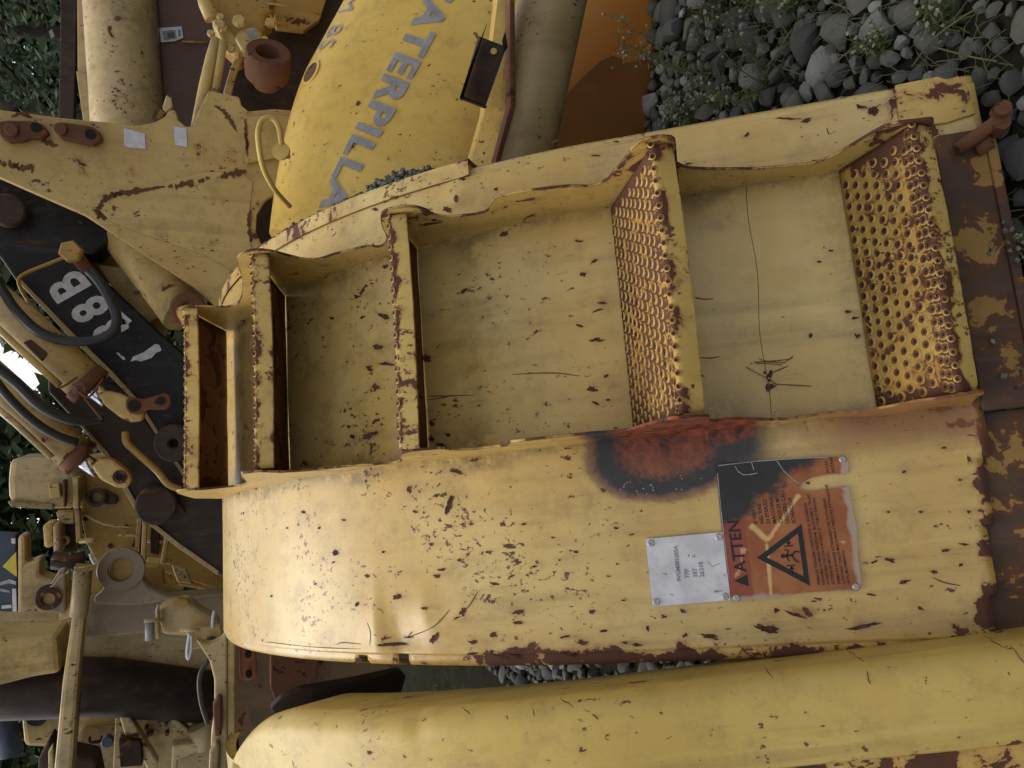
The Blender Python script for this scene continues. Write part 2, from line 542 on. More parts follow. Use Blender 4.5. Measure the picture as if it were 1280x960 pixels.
M['orange'] = worn("orange_bracket_paint", (0.36, 0.10, 0.04), (0.42, 0.14, 0.06), chip=0.66, speck=0.4, rnd=True)
M['blue'] = plain("blue_panel_paint", (0.045, 0.06, 0.10), 0.5, var=0.25, scale=5)
M['sign_yellow'] = plain("yellow_triangle_paint", (0.62, 0.52, 0.06), 0.5, var=0.1)
M['moss'] = plain("moss", (0.075, 0.085, 0.05), 0.95, var=0.6, scale=60, col2=(0.2, 0.2, 0.17), bump=0.8)
M['burnt_ink'] = plain("grey_film", (0.33, 0.33, 0.36), 0.5, var=0.3)


def plate_special():
    """orange warning plate: sun-bleached orange, red header band, soot on the upper corner (fender frame)"""
    n = NT("warning_plate_print")
    co = n.co()
    sx = n.t.nodes.new("ShaderNodeSeparateXYZ")
    n.t.links.new(co, sx.inputs[0])
    x, z = sx.outputs[0], sx.outputs[2]
    c = n.mix(n.step(n.noise(co, 16, 5, 0.6), 0.35, 0.7), (0.26, 0.075, 0.02), (0.36, 0.13, 0.04))
    head = n.step(z, 0.542, 0.546)
    c = n.mix(n.math('MULTIPLY', head, 0.8), c, (0.24, 0.045, 0.03))
    # bleached creases and spots
    cr = n.step(n.noise(co, 13, 4, 0.6, 1.0), 0.655, 0.74)
    c = n.mix(n.math('MULTIPLY', cr, 0.8), c, (0.62, 0.42, 0.16))
    for (x1, z1, x2, z2, wd) in ((-0.325, 0.545, -0.325, 0.20, 0.0), (-0.44, 0.51, -0.33, 0.505, 0.004), (-0.33, 0.505, -0.235, 0.425, 0.004), (-0.33, 0.50, -0.29, 0.535, 0.006)):
        if wd == 0:
            continue
        L_ = hypot(x2 - x1, z2 - z1)
        ux, uz = (x2 - x1) / L_, (z2 - z1) / L_
        dx, dz = n.math('SUBTRACT', x, x1), n.math('SUBTRACT', z, z1)
        al = n.math('ADD', n.math('MULTIPLY', dx, ux), n.math('MULTIPLY', dz, uz))
        pr = n.math('ABSOLUTE', n.math('ADD', n.math('MULTIPLY', dx, -uz), n.math('MULTIPLY', dz, ux)))
        pr = n.math('ADD', pr, n.math('MULTIPLY', n.math('SUBTRACT', n.noise(co, 45, 3), 0.5), 0.008))
        ok = n.math('MULTIPLY', n.step(al, 0.0, 0.006), n.math('SUBTRACT', 1.0, n.step(al, L_ - 0.006, L_)))
        m_ = n.math('MULTIPLY', n.math('SUBTRACT', 1.0, n.step(pr, wd * 0.15, wd * 1.5)), ok)
        c = n.mix(n.math('MULTIPLY', m_, 0.85), c, (0.62, 0.43, 0.17))
    # worn silver rim
    wob = n.math('MULTIPLY', n.math('SUBTRACT', n.noise(co, 24, 4, 0.7), 0.5), 0.022)
    e1 = n.math('MINIMUM', n.math('ADD', x, 0.444), n.math('SUBTRACT', z, 0.333))
    rim = n.math('SUBTRACT', 1.0, n.step(n.math('ADD', e1, wob), 0.002, 0.010))
    c = n.mix(n.math('MULTIPLY', rim, 0.8), c, (0.40, 0.33, 0.26))
    # soot
    d = n.math('ADD', n.math('MULTIPLY', n.math('ADD', x, 0.235), 1.0), n.math('MULTIPLY', n.math('SUBTRACT', z, 0.50), 0.62))
    soot = n.step(n.math('ADD', d, n.math('MULTIPLY', n.math('SUBTRACT', n.noise(co, 13, 6, 0.7), 0.5), 0.15)), -0.03, 0.012)
    soot = n.math('MULTIPLY', soot, n.step(z, 0.352, 0.372))
    c = n.mix(soot, c, n.mix(n.noise(co, 30, 5, 0.7), (0.008, 0.008, 0.009), (0.03, 0.027, 0.026)))
    n.put(n.b.inputs['Base Color'], c)
    n.put(n.b.inputs['Roughness'], n.math('ADD', 0.42, n.math('MULTIPLY', n.noise(co, 20, 4), 0.25)))
    n.bump(n.noise(co, 40, 4, 0.6), 0.25, 0.002)
    return n.m


M['warning'] = plate_special()


def stone_mat():
    n = NT("river_stone")
    co = n.co(rnd=True)
    oi = n.t.nodes.new("ShaderNodeObjectInfo")
    rv = n.math('FRACT', n.math('ADD', oi.outputs['Random'], n.attr('tone')))
    ramp = n.t.nodes.new("ShaderNodeValToRGB")
    cr = ramp.color_ramp
    cr.elements[0].color = (0.05, 0.054, 0.053, 1)
    cr.elements[1].color = (0.15, 0.155, 0.15, 1)
    for p, c in ((0.3, (0.08, 0.086, 0.081, 1)), (0.55, (0.112, 0.11, 0.092, 1)), (0.75, (0.098, 0.108, 0.102, 1)), (0.9, (0.27, 0.27, 0.26, 1))):
        e = cr.elements.new(p)
        e.color = c
    n.t.links.new(rv, ramp.inputs[0])
    c = n.mix(n.step(n.noise(co, 22, 6, 0.7), 0.35, 0.7), ramp.outputs[0], (0.055, 0.05, 0.04))
    c = n.mix(0.55, ramp.outputs[0], c)
    c = n.mix(n.math('MULTIPLY', n.step(n.noise(co, 9, 4, 0.6), 0.6, 0.7), 0.5), c, (0.075, 0.075, 0.035))
    n.put(n.b.inputs['Base Color'], c)
    n.b.inputs['Roughness'].default_value = 0.75
    n.b.inputs['Specular IOR Level'].default_value = 0.3
    n.bump(n.noise(co, 60, 5, 0.7), 0.5, 0.004)
    return n.m


M['stone'] = stone_mat()


def soil_mat():
    n = NT("gravelly_soil")
    co = n.co()
    c = n.mix(n.noise(co, 6, 8, 0.7), (0.014, 0.013, 0.009), (0.042, 0.038, 0.028))
    c = n.mix(n.step(n.noise(co, 1.1, 5, 0.6), 0.5, 0.65), c, (0.018, 0.022, 0.010))
    n.put(n.b.inputs['Base Color'], c)
    n.b.inputs['Roughness'].default_value = 1.0
    n.b.inputs['Specular IOR Level'].default_value = 0.0
    n.bump(n.noise(co, 35, 6, 0.7), 0.9, 0.02)
    return n.m


M['soil'] = soil_mat()


def leaf_mat(name, c1, c2, trans=0.3):
    n = NT(name)
    at_ = n.attr('tone')
    c = n.mix(at_, c1, c2)
    n.put(n.b.inputs['Base Color'], c)
    n.b.inputs['Roughness'].default_value = 0.6
    tr = n.t.nodes.new("ShaderNodeBsdfTranslucent")
    n.t.links.new(c, tr.inputs[0])
    mx = n.t.nodes.new("ShaderNodeMixShader")
    mx.inputs[0].default_value = trans
    n.t.links.new(n.b.outputs[0], mx.inputs[1])
    n.t.links.new(tr.outputs[0], mx.inputs[2])
    n.t.links.new(mx.outputs[0], n.out.inputs[0])
    return n.m


M['leaf'] = leaf_mat("tree_leaf", (0.022, 0.045, 0.018), (0.075, 0.11, 0.032))
M['weed'] = leaf_mat("weed_leaf", (0.05, 0.085, 0.022), (0.13, 0.17, 0.05))
M['petal'] = leaf_mat("faded_flower", (0.17, 0.165, 0.11), (0.34, 0.32, 0.24))
M['stem'] = plain("weed_stem", (0.085, 0.085, 0.04), 0.8)
M['bark'] = plain("bark", (0.06, 0.048, 0.036), 0.9, scale=8, bump=0.8)



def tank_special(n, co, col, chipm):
    """underside shading painted into the colour: yellow deepens to orange towards the belly"""
    f = n.math('ADD', n.attr('shade_grade'), n.math('MULTIPLY', n.math('SUBTRACT', n.noise(co, 3, 4, 0.6), 0.5), 0.3))
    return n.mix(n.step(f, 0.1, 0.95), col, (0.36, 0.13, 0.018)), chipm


M['tank_body'] = worn("tank_body_paint", (0.62, 0.40, 0.08), (0.67, 0.46, 0.115), chip=0.83, cs=5, speck=0.12, ss=30, streak=0.15, rough=0.5, halo=0.3, spec=0.3, bump=0.1, special=tank_special)

# ------------------------------------------------------------------ ground
gm = MB()
for (x0, x1, y0, y1, nx, ny) in ((-4, 5, 0.2, 7.2, 90, 70),):
    vv = {}
    for i in range(nx + 1):
        for j in range(ny + 1):
            x, y = x0 + (x1 - x0) * i / nx, y0 + (y1 - y0) * j / ny
            z = 0.016 * mnoise.noise(Vector((x * 2.1, y * 2.1, 0))) + 0.008 * mnoise.noise(Vector((x * 9, y * 9, 3)))
            if i in (0, nx) or j in (0, ny):
                z = 0
            vv[i, j] = gm.bm.verts.new((x, y, z - 0.01))
    for i in range(nx):
        for j in range(ny):
            gm.bm.faces.new((vv[i, j], vv[i + 1, j], vv[i + 1, j + 1], vv[i, j + 1]))
    B = 300
    o4 = [gm.bm.verts.new(p) for p in ((-B, -B, -0.01), (B, -B, -0.01), (B, B, -0.01), (-B, B, -0.01))]
    c4 = [vv[0, 0], vv[nx, 0], vv[nx, ny], vv[0, ny]]
    sides = [[vv[i, 0] for i in range(nx + 1)], [vv[nx, j] for j in range(ny + 1)], [vv[i, ny] for i in range(nx, -1, -1)], [vv[0, j] for j in range(ny, -1, -1)]]
    for k, sd in enumerate(sides):
        gm.bm.faces.new(sd[::-1] + [o4[k], o4[(k + 1) % 4]])
ground = gm.build("ground", M['soil'], smooth=60)
ground['kind'] = 'structure'

# stones
stone_meshes = []
for k in range(9):
    bm = bmesh.new()
    bmesh.ops.create_icosphere(bm, subdivisions=2, radius=1.0)
    off = Vector((k * 7.3, 1.7 * k, 0))
    sq = (random.uniform(0.75, 1.0), random.uniform(0.6, 0.85), random.uniform(0.42, 0.62))
    cuts = [(Vector((random.gauss(0, 1), random.gauss(0, 1), random.gauss(0, 0.8))).normalized(), random.uniform(0.5, 0.82)) for _ in range(12)]
    for v in bm.verts:
        p = v.co.copy()
        for nn_, dd_ in cuts:
            q = p.dot(nn_)
            if q > dd_:
                p -= nn_ * (q - dd_) * 0.98
        p *= 1.15 + 0.2 * mnoise.noise(p * 1.1 + off) + 0.06 * mnoise.noise(p * 3.5 + off)
        v.co = Vector((p.x * sq[0], p.y * sq[1], p.z * sq[2]))
    for f in bm.faces:
        f.smooth = True
    me = bpy.data.meshes.new("stone")
    bm.to_mesh(me)
    bm.free()
    me.materials.append(M['stone'])
    me.set_sharp_from_angle(angle=radians(32))
    stone_meshes.append(me)


def in_view(p):
    d = p - CAM
    z = d.y * CP - d.z * SP
    if z <= 0.1:
        return None
    x = 640 + F0 * (-d.y * SP - d.z * CP) / z
    y = 480 - F0 * d.x / z
    return x, y, z


rs = random.Random(11)
cands = []
tries = 0
grid = {}
while len(cands) < 6500 and tries < 90000:
    tries += 1
    if rs.random() < 0.72:
        x, y = rs.uniform(0.0, 3.0), rs.uniform(0.6, 5.2)
    else:
        x, y = rs.uniform(-1.8, 1.2), rs.uniform(0.8, 6.5)
    r = min(0.09, 0.021 * exp(abs(rs.gauss(0, 0.75))))
    if tries < 3500:
        r = rs.uniform(0.032, 0.07)
    key = (int(x / 0.1), int(y / 0.1))
    ok = True
    for i in (-1, 0, 1):
        for j in (-1, 0, 1):
            for (qx, qy, qr) in grid.get((key[0] + i, key[1] + j), ()):
                if (qx - x) ** 2 + (qy - y) ** 2 < (0.64 * (qr + r)) ** 2:
                    ok = False
    if not ok:
        continue
    grid.setdefault(key, []).append((x, y, r))
    cands.append((x, y, r))


def shown(c):
    v = in_view(Vector((c[0], c[1], 0)))
    if not v or not (-20 < v[0] < 1300 and -20 < v[1] < 980):
        return 0
    x, y, z = v
    # hidden behind the two fenders or the tank
    top = 205 - 0.185 * (x - 590)
    vis = (y < top and x > 840) or x > 1215 or (815 < y < 875 and 500 < x < 960)
    return c[2] / z if vis else 0


cands.sort(key=shown, reverse=True)


def stone_xf(c):
    x, y, r = c
    R = Matrix.Rotation(rs.uniform(0, 2 * pi), 3, 'Z') @ Matrix.Rotation(rs.gauss(0, 0.28), 3, 'X') @ Matrix.Rotation(rs.gauss(0, 0.28), 3, 'Y')
    return Matrix.Translation((x, y, r * rs.uniform(0.02, 0.28))) @ (R * 1.08 * r).to_4x4()


nbig = 0
for c in cands[:290]:
    if shown(c) <= 0:
        break
    o = bpy.data.objects.new("stone", rs.choice(stone_meshes))
    COL.objects.link(o)
    o.parent = ground
    o.matrix_local = stone_xf(c)
    nbig += 1
gb = bmesh.new()
tb_ = bmesh.new()
bmesh.ops.create_icosphere(tb_, subdivisions=1, radius=1.0)
tb_.verts.index_update()
ICO_V = [v.co.copy() for v in tb_.verts]
ICO_F = [[v.index for v in f.verts] for f in tb_.faces]
tb_.free()
tone = gb.verts.layers.float.new('tone')
for c in cands[nbig:]:
    X = stone_xf(c)
    src = rs.choice(stone_meshes)
    tv = rs.random()
    if c[2] / max(0.5, c[1]) < 0.012:
        vs = [gb.verts.new(X @ Vector((p.x * 0.9, p.y * 0.75, p.z * 0.55)) + Vector((rs.gauss(0, .1), rs.gauss(0, .1), rs.gauss(0, .1))) * c[2]) for p in ICO_V]
        for v in vs:
            v[tone] = tv
        for q in ICO_F:
            gb.faces.new([vs[i] for i in q])
        continue
    vm = [gb.verts.new(X @ v.co) for v in src.vertices]
    for v in vm:
        v[tone] = tv
    for p in src.polygons:
        f = gb.faces.new([vm[i] for i in p.vertices])
        f.smooth = True
gme = bpy.data.meshes.new("gravel")
gb.to_mesh(gme)
gb.free()
gme.materials.append(M['stone'])
gravel = bpy.data.objects.new("gravel", gme)
COL.objects.link(gravel)
gravel.parent = ground
gravel['kind'] = 'stuff'

# ------------------------------------------------------------------ the near fender with steps
FM = Matrix(((0.981, 0.157, -0.113), (0.194, -0.825, 0.530), (0.010, 0.542, 0.840)))   # columns: across, out, up the plate
u_ = FM.col[2].normalized()
w_ = (FM.col[0] - u_ * FM.col[0].dot(u_)).normalized()
n_ = u_.cross(w_) * -1
if n_.dot(FM.col[1]) < 0:
    n_ = -n_
FO = Vector((0.0477, 1.1905, 0.1))
FL, FR = 0.7892, 1.8285
WL, WR = -0.568, 0.6447


def cols(a, b, c):
    return Matrix((a, b, c)).transposed()


def fl(wv, s, n=0.0, L=FL, R=FR):
    """fender frame: x across, y inwards, z up the plate"""
    a = max(0.0, (s - L) / R)
    U = s if s < L else L + R * sin(a)
    N = 0.0 if s < L else -R * (1 - cos(a))
    return Vector((wv, -(N + n * cos(a)), U + n * sin(a)))


fender = thing("stepped_fender", "yellow curved fender with five rusty steps and an orange warning plate", "fender", FO, mat3=cols(w_, -n_, u_))


def dent(wv, s):
    d = 0.0015 * mnoise.noise(Vector((wv * 4, s * 4, 1.3))) + 0.0004 * mnoise.noise(Vector((wv * 11, s * 9, 4)))
    for (cw, cs_, rw, rs_, h) in ((-0.47, 1.47, 0.05, 0.05, 0.005), (-0.50, 1.36, 0.05, 0.06, -0.006), (-0.49, 1.25, 0.035, 0.04, 0.004), (-0.42, 1.55, 0.09, 0.08, 0.002), (-0.46, 1.455, 0.09, 0.011, 0.006), (-0.50, 1.40, 0.05, 0.03, -0.007), (-0.45, 1.30, 0.06, 0.03, 0.005),
                                  (0.58, 1.13, 0.05, 0.03, 0.008), (-0.16, 1.18, 0.04, 0.05, -0.006), (-0.47, 0.47, 0.04, 0.12, -0.008), (0.2, 1.0, 0.2, 0.15, -0.005)):
        d += h * exp(-((wv - cw) / rw) ** 2 - ((s - cs_) / rs_) ** 2)
    return d


def skin_rust(wv, s):
    r = 0.0
    def g(cw, cs_, rw, rs_, k):
        return k * exp(-((wv - cw) / rw) ** 2 - ((s - cs_) / rs_) ** 2)
    # lower left edge, flaked lip
    r += 1.0 * exp(-((wv + 0.56) / 0.03) ** 2) * max(0.0, min(1.0, (1.5 - s) / 0.4))
    r += g(-0.54, 1.07, 0.03, 0.1, 0.5) + g(-0.53, 0.9, 0.02, 0.12, 0.35) + g(-0.48, 0.42, 0.022, 0.12, 0.7)
    r += 0.95 * exp(-((s - 0.05 - max(0.0, -wv - 0.09) * 0.12) / 0.022) ** 2) + 0.3 * exp(-((s - 0.1) / 0.06) ** 2)
    r += 0.55 * exp(-((wv - 0.65) / 0.012) ** 2)
    # flakes in the recess
    r += g(0.0, 0.16, 0.06, 0.06, 0.5) + g(0.45, 0.2, 0.03, 0.08, 0.5) + g(0.55, 0.12, 0.06, 0.03, 0.4) + g(0.1, 1.12, 0.15, 0.03, 0.3) + g(0.0, 1.28, 0.08, 0.04, 0.35)
    for e in (0.465, -0.083):
        r += 0.35 * exp(-((wv - e) / 0.014) ** 2)
    if -0.05 < wv < 0.44:
        r += 0.9 * exp(-((s + 0.0) / 0.09) ** 2)
    return min(1.0, r)


FINV = WM[fender.name].inverted()
FCAM, FROT = FINV @ CAM, FINV.to_3x3()


def on_skin(px, py):
    d_ = FROT @ ray(px, py)
    prev = None
    for q in range(700):
        p_ = FCAM + d_ * (0.8 + q * 0.005)
        U, N = p_.z, -p_.y
        sd = N if U < FL else hypot(U - FL, N + FR) - FR
        if sd < 0:
            return p_.x, (U if U < FL else FL + FR * atan2(U - FL, N + FR))
    return None


# flaked-off paint: x, y in the photograph, half length along the plate, half width, in photo pixels
FLAKES = [(475, 434, 7, 4), (483, 455, 15, 6), (462, 460, 5, 5), (505, 446, 9, 5), (534, 448, 7, 9), (441, 546, 6, 6), (469, 542, 6, 5), (501, 535, 6, 15), (541, 530, 7, 7), (540, 548, 6, 8), (560, 543, 5, 4), (552, 556, 9, 4), (572, 590, 10, 6),
          (512, 612, 6, 9), (562, 631, 5, 16), (745, 425, 14, 5), (724, 407, 9, 3), (741, 487, 9, 8), (745, 504, 7, 2.5), (760, 500, 4, 3), (758, 470, 5, 3), (724, 302, 7, 3), (743, 327, 8, 3), (729, 343, 8, 4), (752, 379, 9, 3), (748, 388, 9, 2.5),
          (420, 691, 6, 6), (418, 703, 4, 3), (496, 747, 7, 4), (532, 760, 7, 4), (579, 764, 7, 7), (572, 772, 7, 3), (546, 720, 6, 3), (552, 712, 8, 2.5), (448, 755, 4, 4), (492, 806, 27, 5), (482, 798, 9, 3), (510, 797, 10, 2.5), (545, 797, 5, 16), (447, 826, 8, 6), (498, 826, 9, 12),
          (591, 803, 6, 4), (591, 817, 9, 3), (647, 765, 11, 5), (648, 778, 7, 3), (740, 764, 7, 4), (754, 789, 6, 3), (729, 803, 8, 5), (781, 803, 7, 4), (797, 806, 9, 3), (886, 795, 18, 5), (856, 794, 6, 4), (618, 793, 5, 5), (594, 802, 6, 6), (636, 821, 27, 9), (645, 812, 16, 5), (700, 824, 30, 6),
          (712, 818, 14, 5), (810, 785, 3, 6), (854, 764, 7, 3), (706, 796, 9, 2.5), (996, 769, 24, 4), (971, 763, 5, 5), (1092, 702, 6, 3), (1167, 715, 8, 4), (1112, 700, 8, 5), (1089, 743, 9, 3), (957, 786, 20, 9), (1078, 783, 34, 6), (1150, 760, 8, 3), (1130, 727, 9, 3), (1200, 706, 5, 5), (1180, 688, 7, 4),
          (1204, 680, 9, 3), (1007, 152, 9, 3.5), (1091, 140, 9, 7), (1076, 134, 14, 3), (1114, 127, 7, 4), (1116, 136, 4, 3), (933, 170, 6, 4), (985, 149, 24, 2), (1132, 143, 8, 4), (1172, 112, 12, 6), (1150, 120, 16, 2.5), (640, 250, 12, 7), (690, 237, 7, 5), (447, 371, 5, 4), (482, 396, 14, 6), (473, 434, 8, 5), (415, 398, 5, 4),
          (964, 484, 8, 5), (962, 470, 6, 5), (963, 466, 4, 6), (938, 226, 24, 3.5), (1013, 420, 5, 5), (1024, 328, 7, 2), (1038, 314, 5, 2.5), (1060, 390, 5, 3), (1068, 398, 7, 3), (1072, 420, 7, 6), (560, 262, 10, 6), (579, 225, 6, 4), (572, 250, 5, 8), (470, 262, 5, 4), (620, 237, 4, 3), (745, 195, 7, 2), (770, 178, 6, 2), (860, 205, 8, 3),
          (700, 700, 3, 2.5), (655, 655, 4, 3), (610, 690, 5, 3), (590, 655, 4, 3), (640, 720, 5, 2.5), (668, 708, 5, 2.5), (720, 690, 4, 2.5), (770, 660, 4, 2.5), (790, 668, 5, 2), (760, 720, 5, 2), (690, 745, 6, 2.5), (620, 730, 6, 3), (575, 700, 4, 3), (540, 680, 4, 3), (480, 690, 3, 3), (460, 720, 4, 3), (500, 715, 5, 2), (395, 730, 3, 3), (360, 660, 2.5, 2.5),
          (340, 745, 2, 3), (400, 660, 3, 3), (430, 650, 4, 3), (380, 640, 3, 3), (520, 640, 4, 3), (830, 770, 6, 2.5), (780, 750, 5, 2), (1150, 640, 4, 2.5), (1200, 600, 4, 3), (1110, 640, 4, 2), (1180, 560, 6, 3), (1210, 640, 4, 3), (1130, 590, 5, 2)]
STAINS = []
for x_, y_, rx_, ry_ in FLAKES:
    h_ = on_skin(x_, y_)
    if h_:
        STAINS.append((h_[0], h_[1], ry_ * 0.0018 + 0.003, min(1.0, 0.35 + rx_ * 0.03)))


def stain_at(wv, s):
    k = 0.0
    for fw, fs_, wd_, a_ in STAINS:
        if abs(wv - fw) < wd_ * 2.2 and -0.012 < fs_ - s < 0.25:
            k += a_ * 0.75 * exp(-((wv - fw) / wd_) ** 2) * exp(-max(0.0, fs_ - s) / 0.055)
    return min(0.85, k)


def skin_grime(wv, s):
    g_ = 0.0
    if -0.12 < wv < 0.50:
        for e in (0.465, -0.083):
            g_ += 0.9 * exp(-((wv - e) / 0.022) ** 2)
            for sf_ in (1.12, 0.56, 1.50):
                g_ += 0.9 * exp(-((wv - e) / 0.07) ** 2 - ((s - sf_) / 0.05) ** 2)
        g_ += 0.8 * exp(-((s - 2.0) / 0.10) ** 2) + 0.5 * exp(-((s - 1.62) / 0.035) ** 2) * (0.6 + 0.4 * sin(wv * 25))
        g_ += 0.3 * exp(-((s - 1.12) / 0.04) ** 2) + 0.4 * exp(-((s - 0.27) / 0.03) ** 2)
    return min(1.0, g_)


def fender_skin(wa, wb, smin, smax, L, R, dentf, rustf, nw=110, ns=170, both=True):
    m = MB()
    gl = m.bm.verts.layers.float.new('grime')
    sl = m.bm.verts.layers.float.new('stain')
    cl_ = m.bm.verts.layers.float.new('calm')
    offs_l = [(0.0, -0.085), (-0.001, -0.035), (0.003, -0.016), (0.012, -0.0085), (0.024, -0.0065), (0.027, -0.007), (0.030, 0.0), (0.034, 0.0008)]
    colsx = [(wa + a, b) for a, b in offs_l]
    W0, W1 = wa + 0.034, wb - (0.034 if both else 0)
    colsx += [(W0 + (W1 - W0) * i / nw, 0.0) for i in range(1, nw)]
    if both:
        colsx += [(wb - a, b) for a, b in reversed(offs_l)]
    else:
        colsx += [(wb, 0.0)]
    V = []
    for j in range(ns + 1):
        s = smin + (smax - smin) * j / ns
        row = []
        for (wv, n) in colsx:
            v = m.bm.verts.new(fl(wv, s, n + dentf(wv, s), L, R))
            v[m.rust] = rustf(wv, s)
            v[gl] = skin_grime(wv, s)
            v[sl] = stain_at(wv, s)
            v[cl_] = (0.6 if -0.08 < wv < 0.46 else 0.25) * max(0.0, min(1.0, (1.0 - s) / 0.25))
            row.append(v)
        V.append(row)
    for j in range(ns):
        for i in range(len(colsx) - 1):
            sj = smin + (smax - smin) * (j + 0.5) / ns
            if i < 6 and (1.365 < sj < 1.40 or (i < 4 and 1.50 < sj < 1.53)):
                continue            # torn-out lip
            wq = colsx[i][0]
            if wq < -0.092 and sj < 0.045 + (-wq - 0.09) * 0.12 + 0.006 * mnoise.noise(Vector((wq * 30, 1, 2))):
                continue            # the plate stops short above the rail
            f = m.bm.faces.new((V[j][i], V[j][i + 1], V[j + 1][i + 1], V[j + 1][i]))
            f.smooth = True
    return m


skin = fender_skin(WL, WR, -0.05, 2.75, FL, FR, dent, skin_rust).build("skin", M['fender'], fender, local=True)
so = skin.modifiers.new("thickness", 'SOLIDIFY')
so.thickness = 0.004
so.offset = -1

# the flakes themselves: bare rusted steel with a broken rim
M['flake'] = plain("bare_rusted_steel", (0.085, 0.036, 0.025), 0.85, var=0.45, scale=60, spec=0.2, bump=0.6)
rfk = random.Random(9)
bmf = bmesh.new()
for x_, y_, rx_, ry_ in FLAKES:
    h_ = on_skin(x_, y_)
    if not h_:
        continue
    nseg = 22
    jag = [rfk.uniform(0.35, 1.35) for _ in range(nseg)]
    rx_, ry_ = rx_ * rfk.uniform(0.6, 0.9), ry_ * rfk.uniform(0.45, 0.75)
    jag = [(jag[i] * 2 + jag[i - 1]) / 3 for i in range(nseg)]
    tilt = rfk.gauss(0, 0.25)
    vs = []
    ok_ = True
    for k in range(nseg):
        a_ = 2 * pi * k / nseg
        ex, ey = rx_ * cos(a_) * jag[k], ry_ * sin(a_) * jag[k]
        hh_ = on_skin(x_ + ex * cos(tilt) - ey * sin(tilt), y_ + ex * sin(tilt) + ey * cos(tilt))
        if not hh_ or abs(hh_[1] - h_[1]) > 0.2 or not (WL + 0.004 < hh_[0] < WR - 0.004):
            ok_ = False
            break
        lift = 0.0022 if (hh_[0] < WL + 0.033 or hh_[0] > WR - 0.033) else 0.0016
        base_n = -0.0066 if hh_[0] < WL + 0.026 else 0.0
        vs.append(fl(hh_[0], hh_[1], lift + base_n + dent(*hh_)))
    if not ok_ or len(vs) < 5:
        continue
    cv = bmf.verts.new(sum(vs, Vector()) / len(vs) + Vector((0, 0.0006, 0)))
    vv_ = [bmf.verts.new(v) for v in vs]
    for k in range(nseg):
        f = bmf.faces.new((cv, vv_[k], vv_[(k + 1) % nseg]))
        f.smooth = True
mef = bpy.data.meshes.new("rust_flakes")
bmf.to_mesh(mef)
bmf.free()
mef.materials.append(M['flake'])
fko = bpy.data.objects.new("rust_flakes", mef)
COL.objects.link(fko)
fko.parent = fender
fko['kind'] = 'stuff'
# long scratches and folds in the paint
M['scratch'] = plain("scratched_paint", (0.15, 0.08, 0.04), 0.8)
scr = MB()
for P_ in (((579, 764), (586, 758), (593, 748), (597, 740)), ((600, 750), (606, 742)), ((604, 753), (612, 744)), ((462, 778), (466, 790), (464, 806)), ((505, 797), (520, 793), (545, 782), (562, 762)), ((478, 803), (482, 794)), ((508, 796), (514, 790)),
           ((948, 448), (960, 452), (990, 449)), ((961, 468), (985, 458)), ((963, 480), (1000, 482), (1015, 483)), ((533, 495), (560, 495), (592, 494)), ((533, 500), (555, 497), (565, 494)), ((868, 372), (880, 374), (892, 374)), ((873, 447), (888, 448), (900, 446)), ((1200, 732), (1180, 728), (1165, 722)),
           ((640, 262), (700, 245)), ((700, 175), (690, 180)), ((1033, 160), (1036, 168)), ((1100, 520), (1130, 517)), ((725, 470), (690, 466), (640, 468)), ((300, 797), (340, 803), (400, 809), (452, 811)), ((420, 806), (430, 803), (452, 805))):
    q_ = []
    for x_, y_ in P_:
        h_ = on_skin(x_, y_)
        if h_:
            q_.append(fl(h_[0], h_[1], 0.0006 + dent(*h_) + (-0.0066 if h_[0] < WL + 0.026 else 0)))
    if len(q_) > 1:
        q_ = spline(q_, 4)
        scr.tube(q_, [0.0003 + 0.0011 * sin(pi * (i + 0.5) / len(q_)) for i in range(len(q_))], 5)
sco = scr.build("scratches", M['scratch'], fender, local=True)
sco['kind'] = 'stuff'

# stringers: edge-on strips with an ear at every step (s along the plate, n out of it)
EDGE = [(2.45, 0.02), (2.35, 0.11), (2.12, 0.20), (2.05, 0.212), (2.015, 0.17), (1.99, 0.095), (1.91, 0.087), (1.75, 0.16), (1.61, 0.268), (1.55, 0.275), (1.528, 0.24), (1.53, 0.18),
        (1.525, 0.135), (1.50, 0.108), (1.43, 0.104), (1.36, 0.085), (1.335, 0.065), (1.29, 0.095), (1.24, 0.19), (1.20, 0.238), (1.15, 0.228), (1.13, 0.20), (1.125, 0.155), (1.10, 0.125),
        (1.03, 0.102), (1.0, 0.14), (0.965, 0.168), (0.86, 0.162), (0.765, 0.142), (0.715, 0.215), (0.665, 0.303), (0.605, 0.30), (0.598, 0.25), (0.602, 0.19), (0.58, 0.155), (0.545, 0.135),
        (0.44, 0.088), (0.34, 0.067), (0.28, 0.082), (0.215, 0.162), (0.185, 0.19), (0.115, 0.187), (0.098, 0.168), (0.088, 0.08), (0.07, 0.0)]


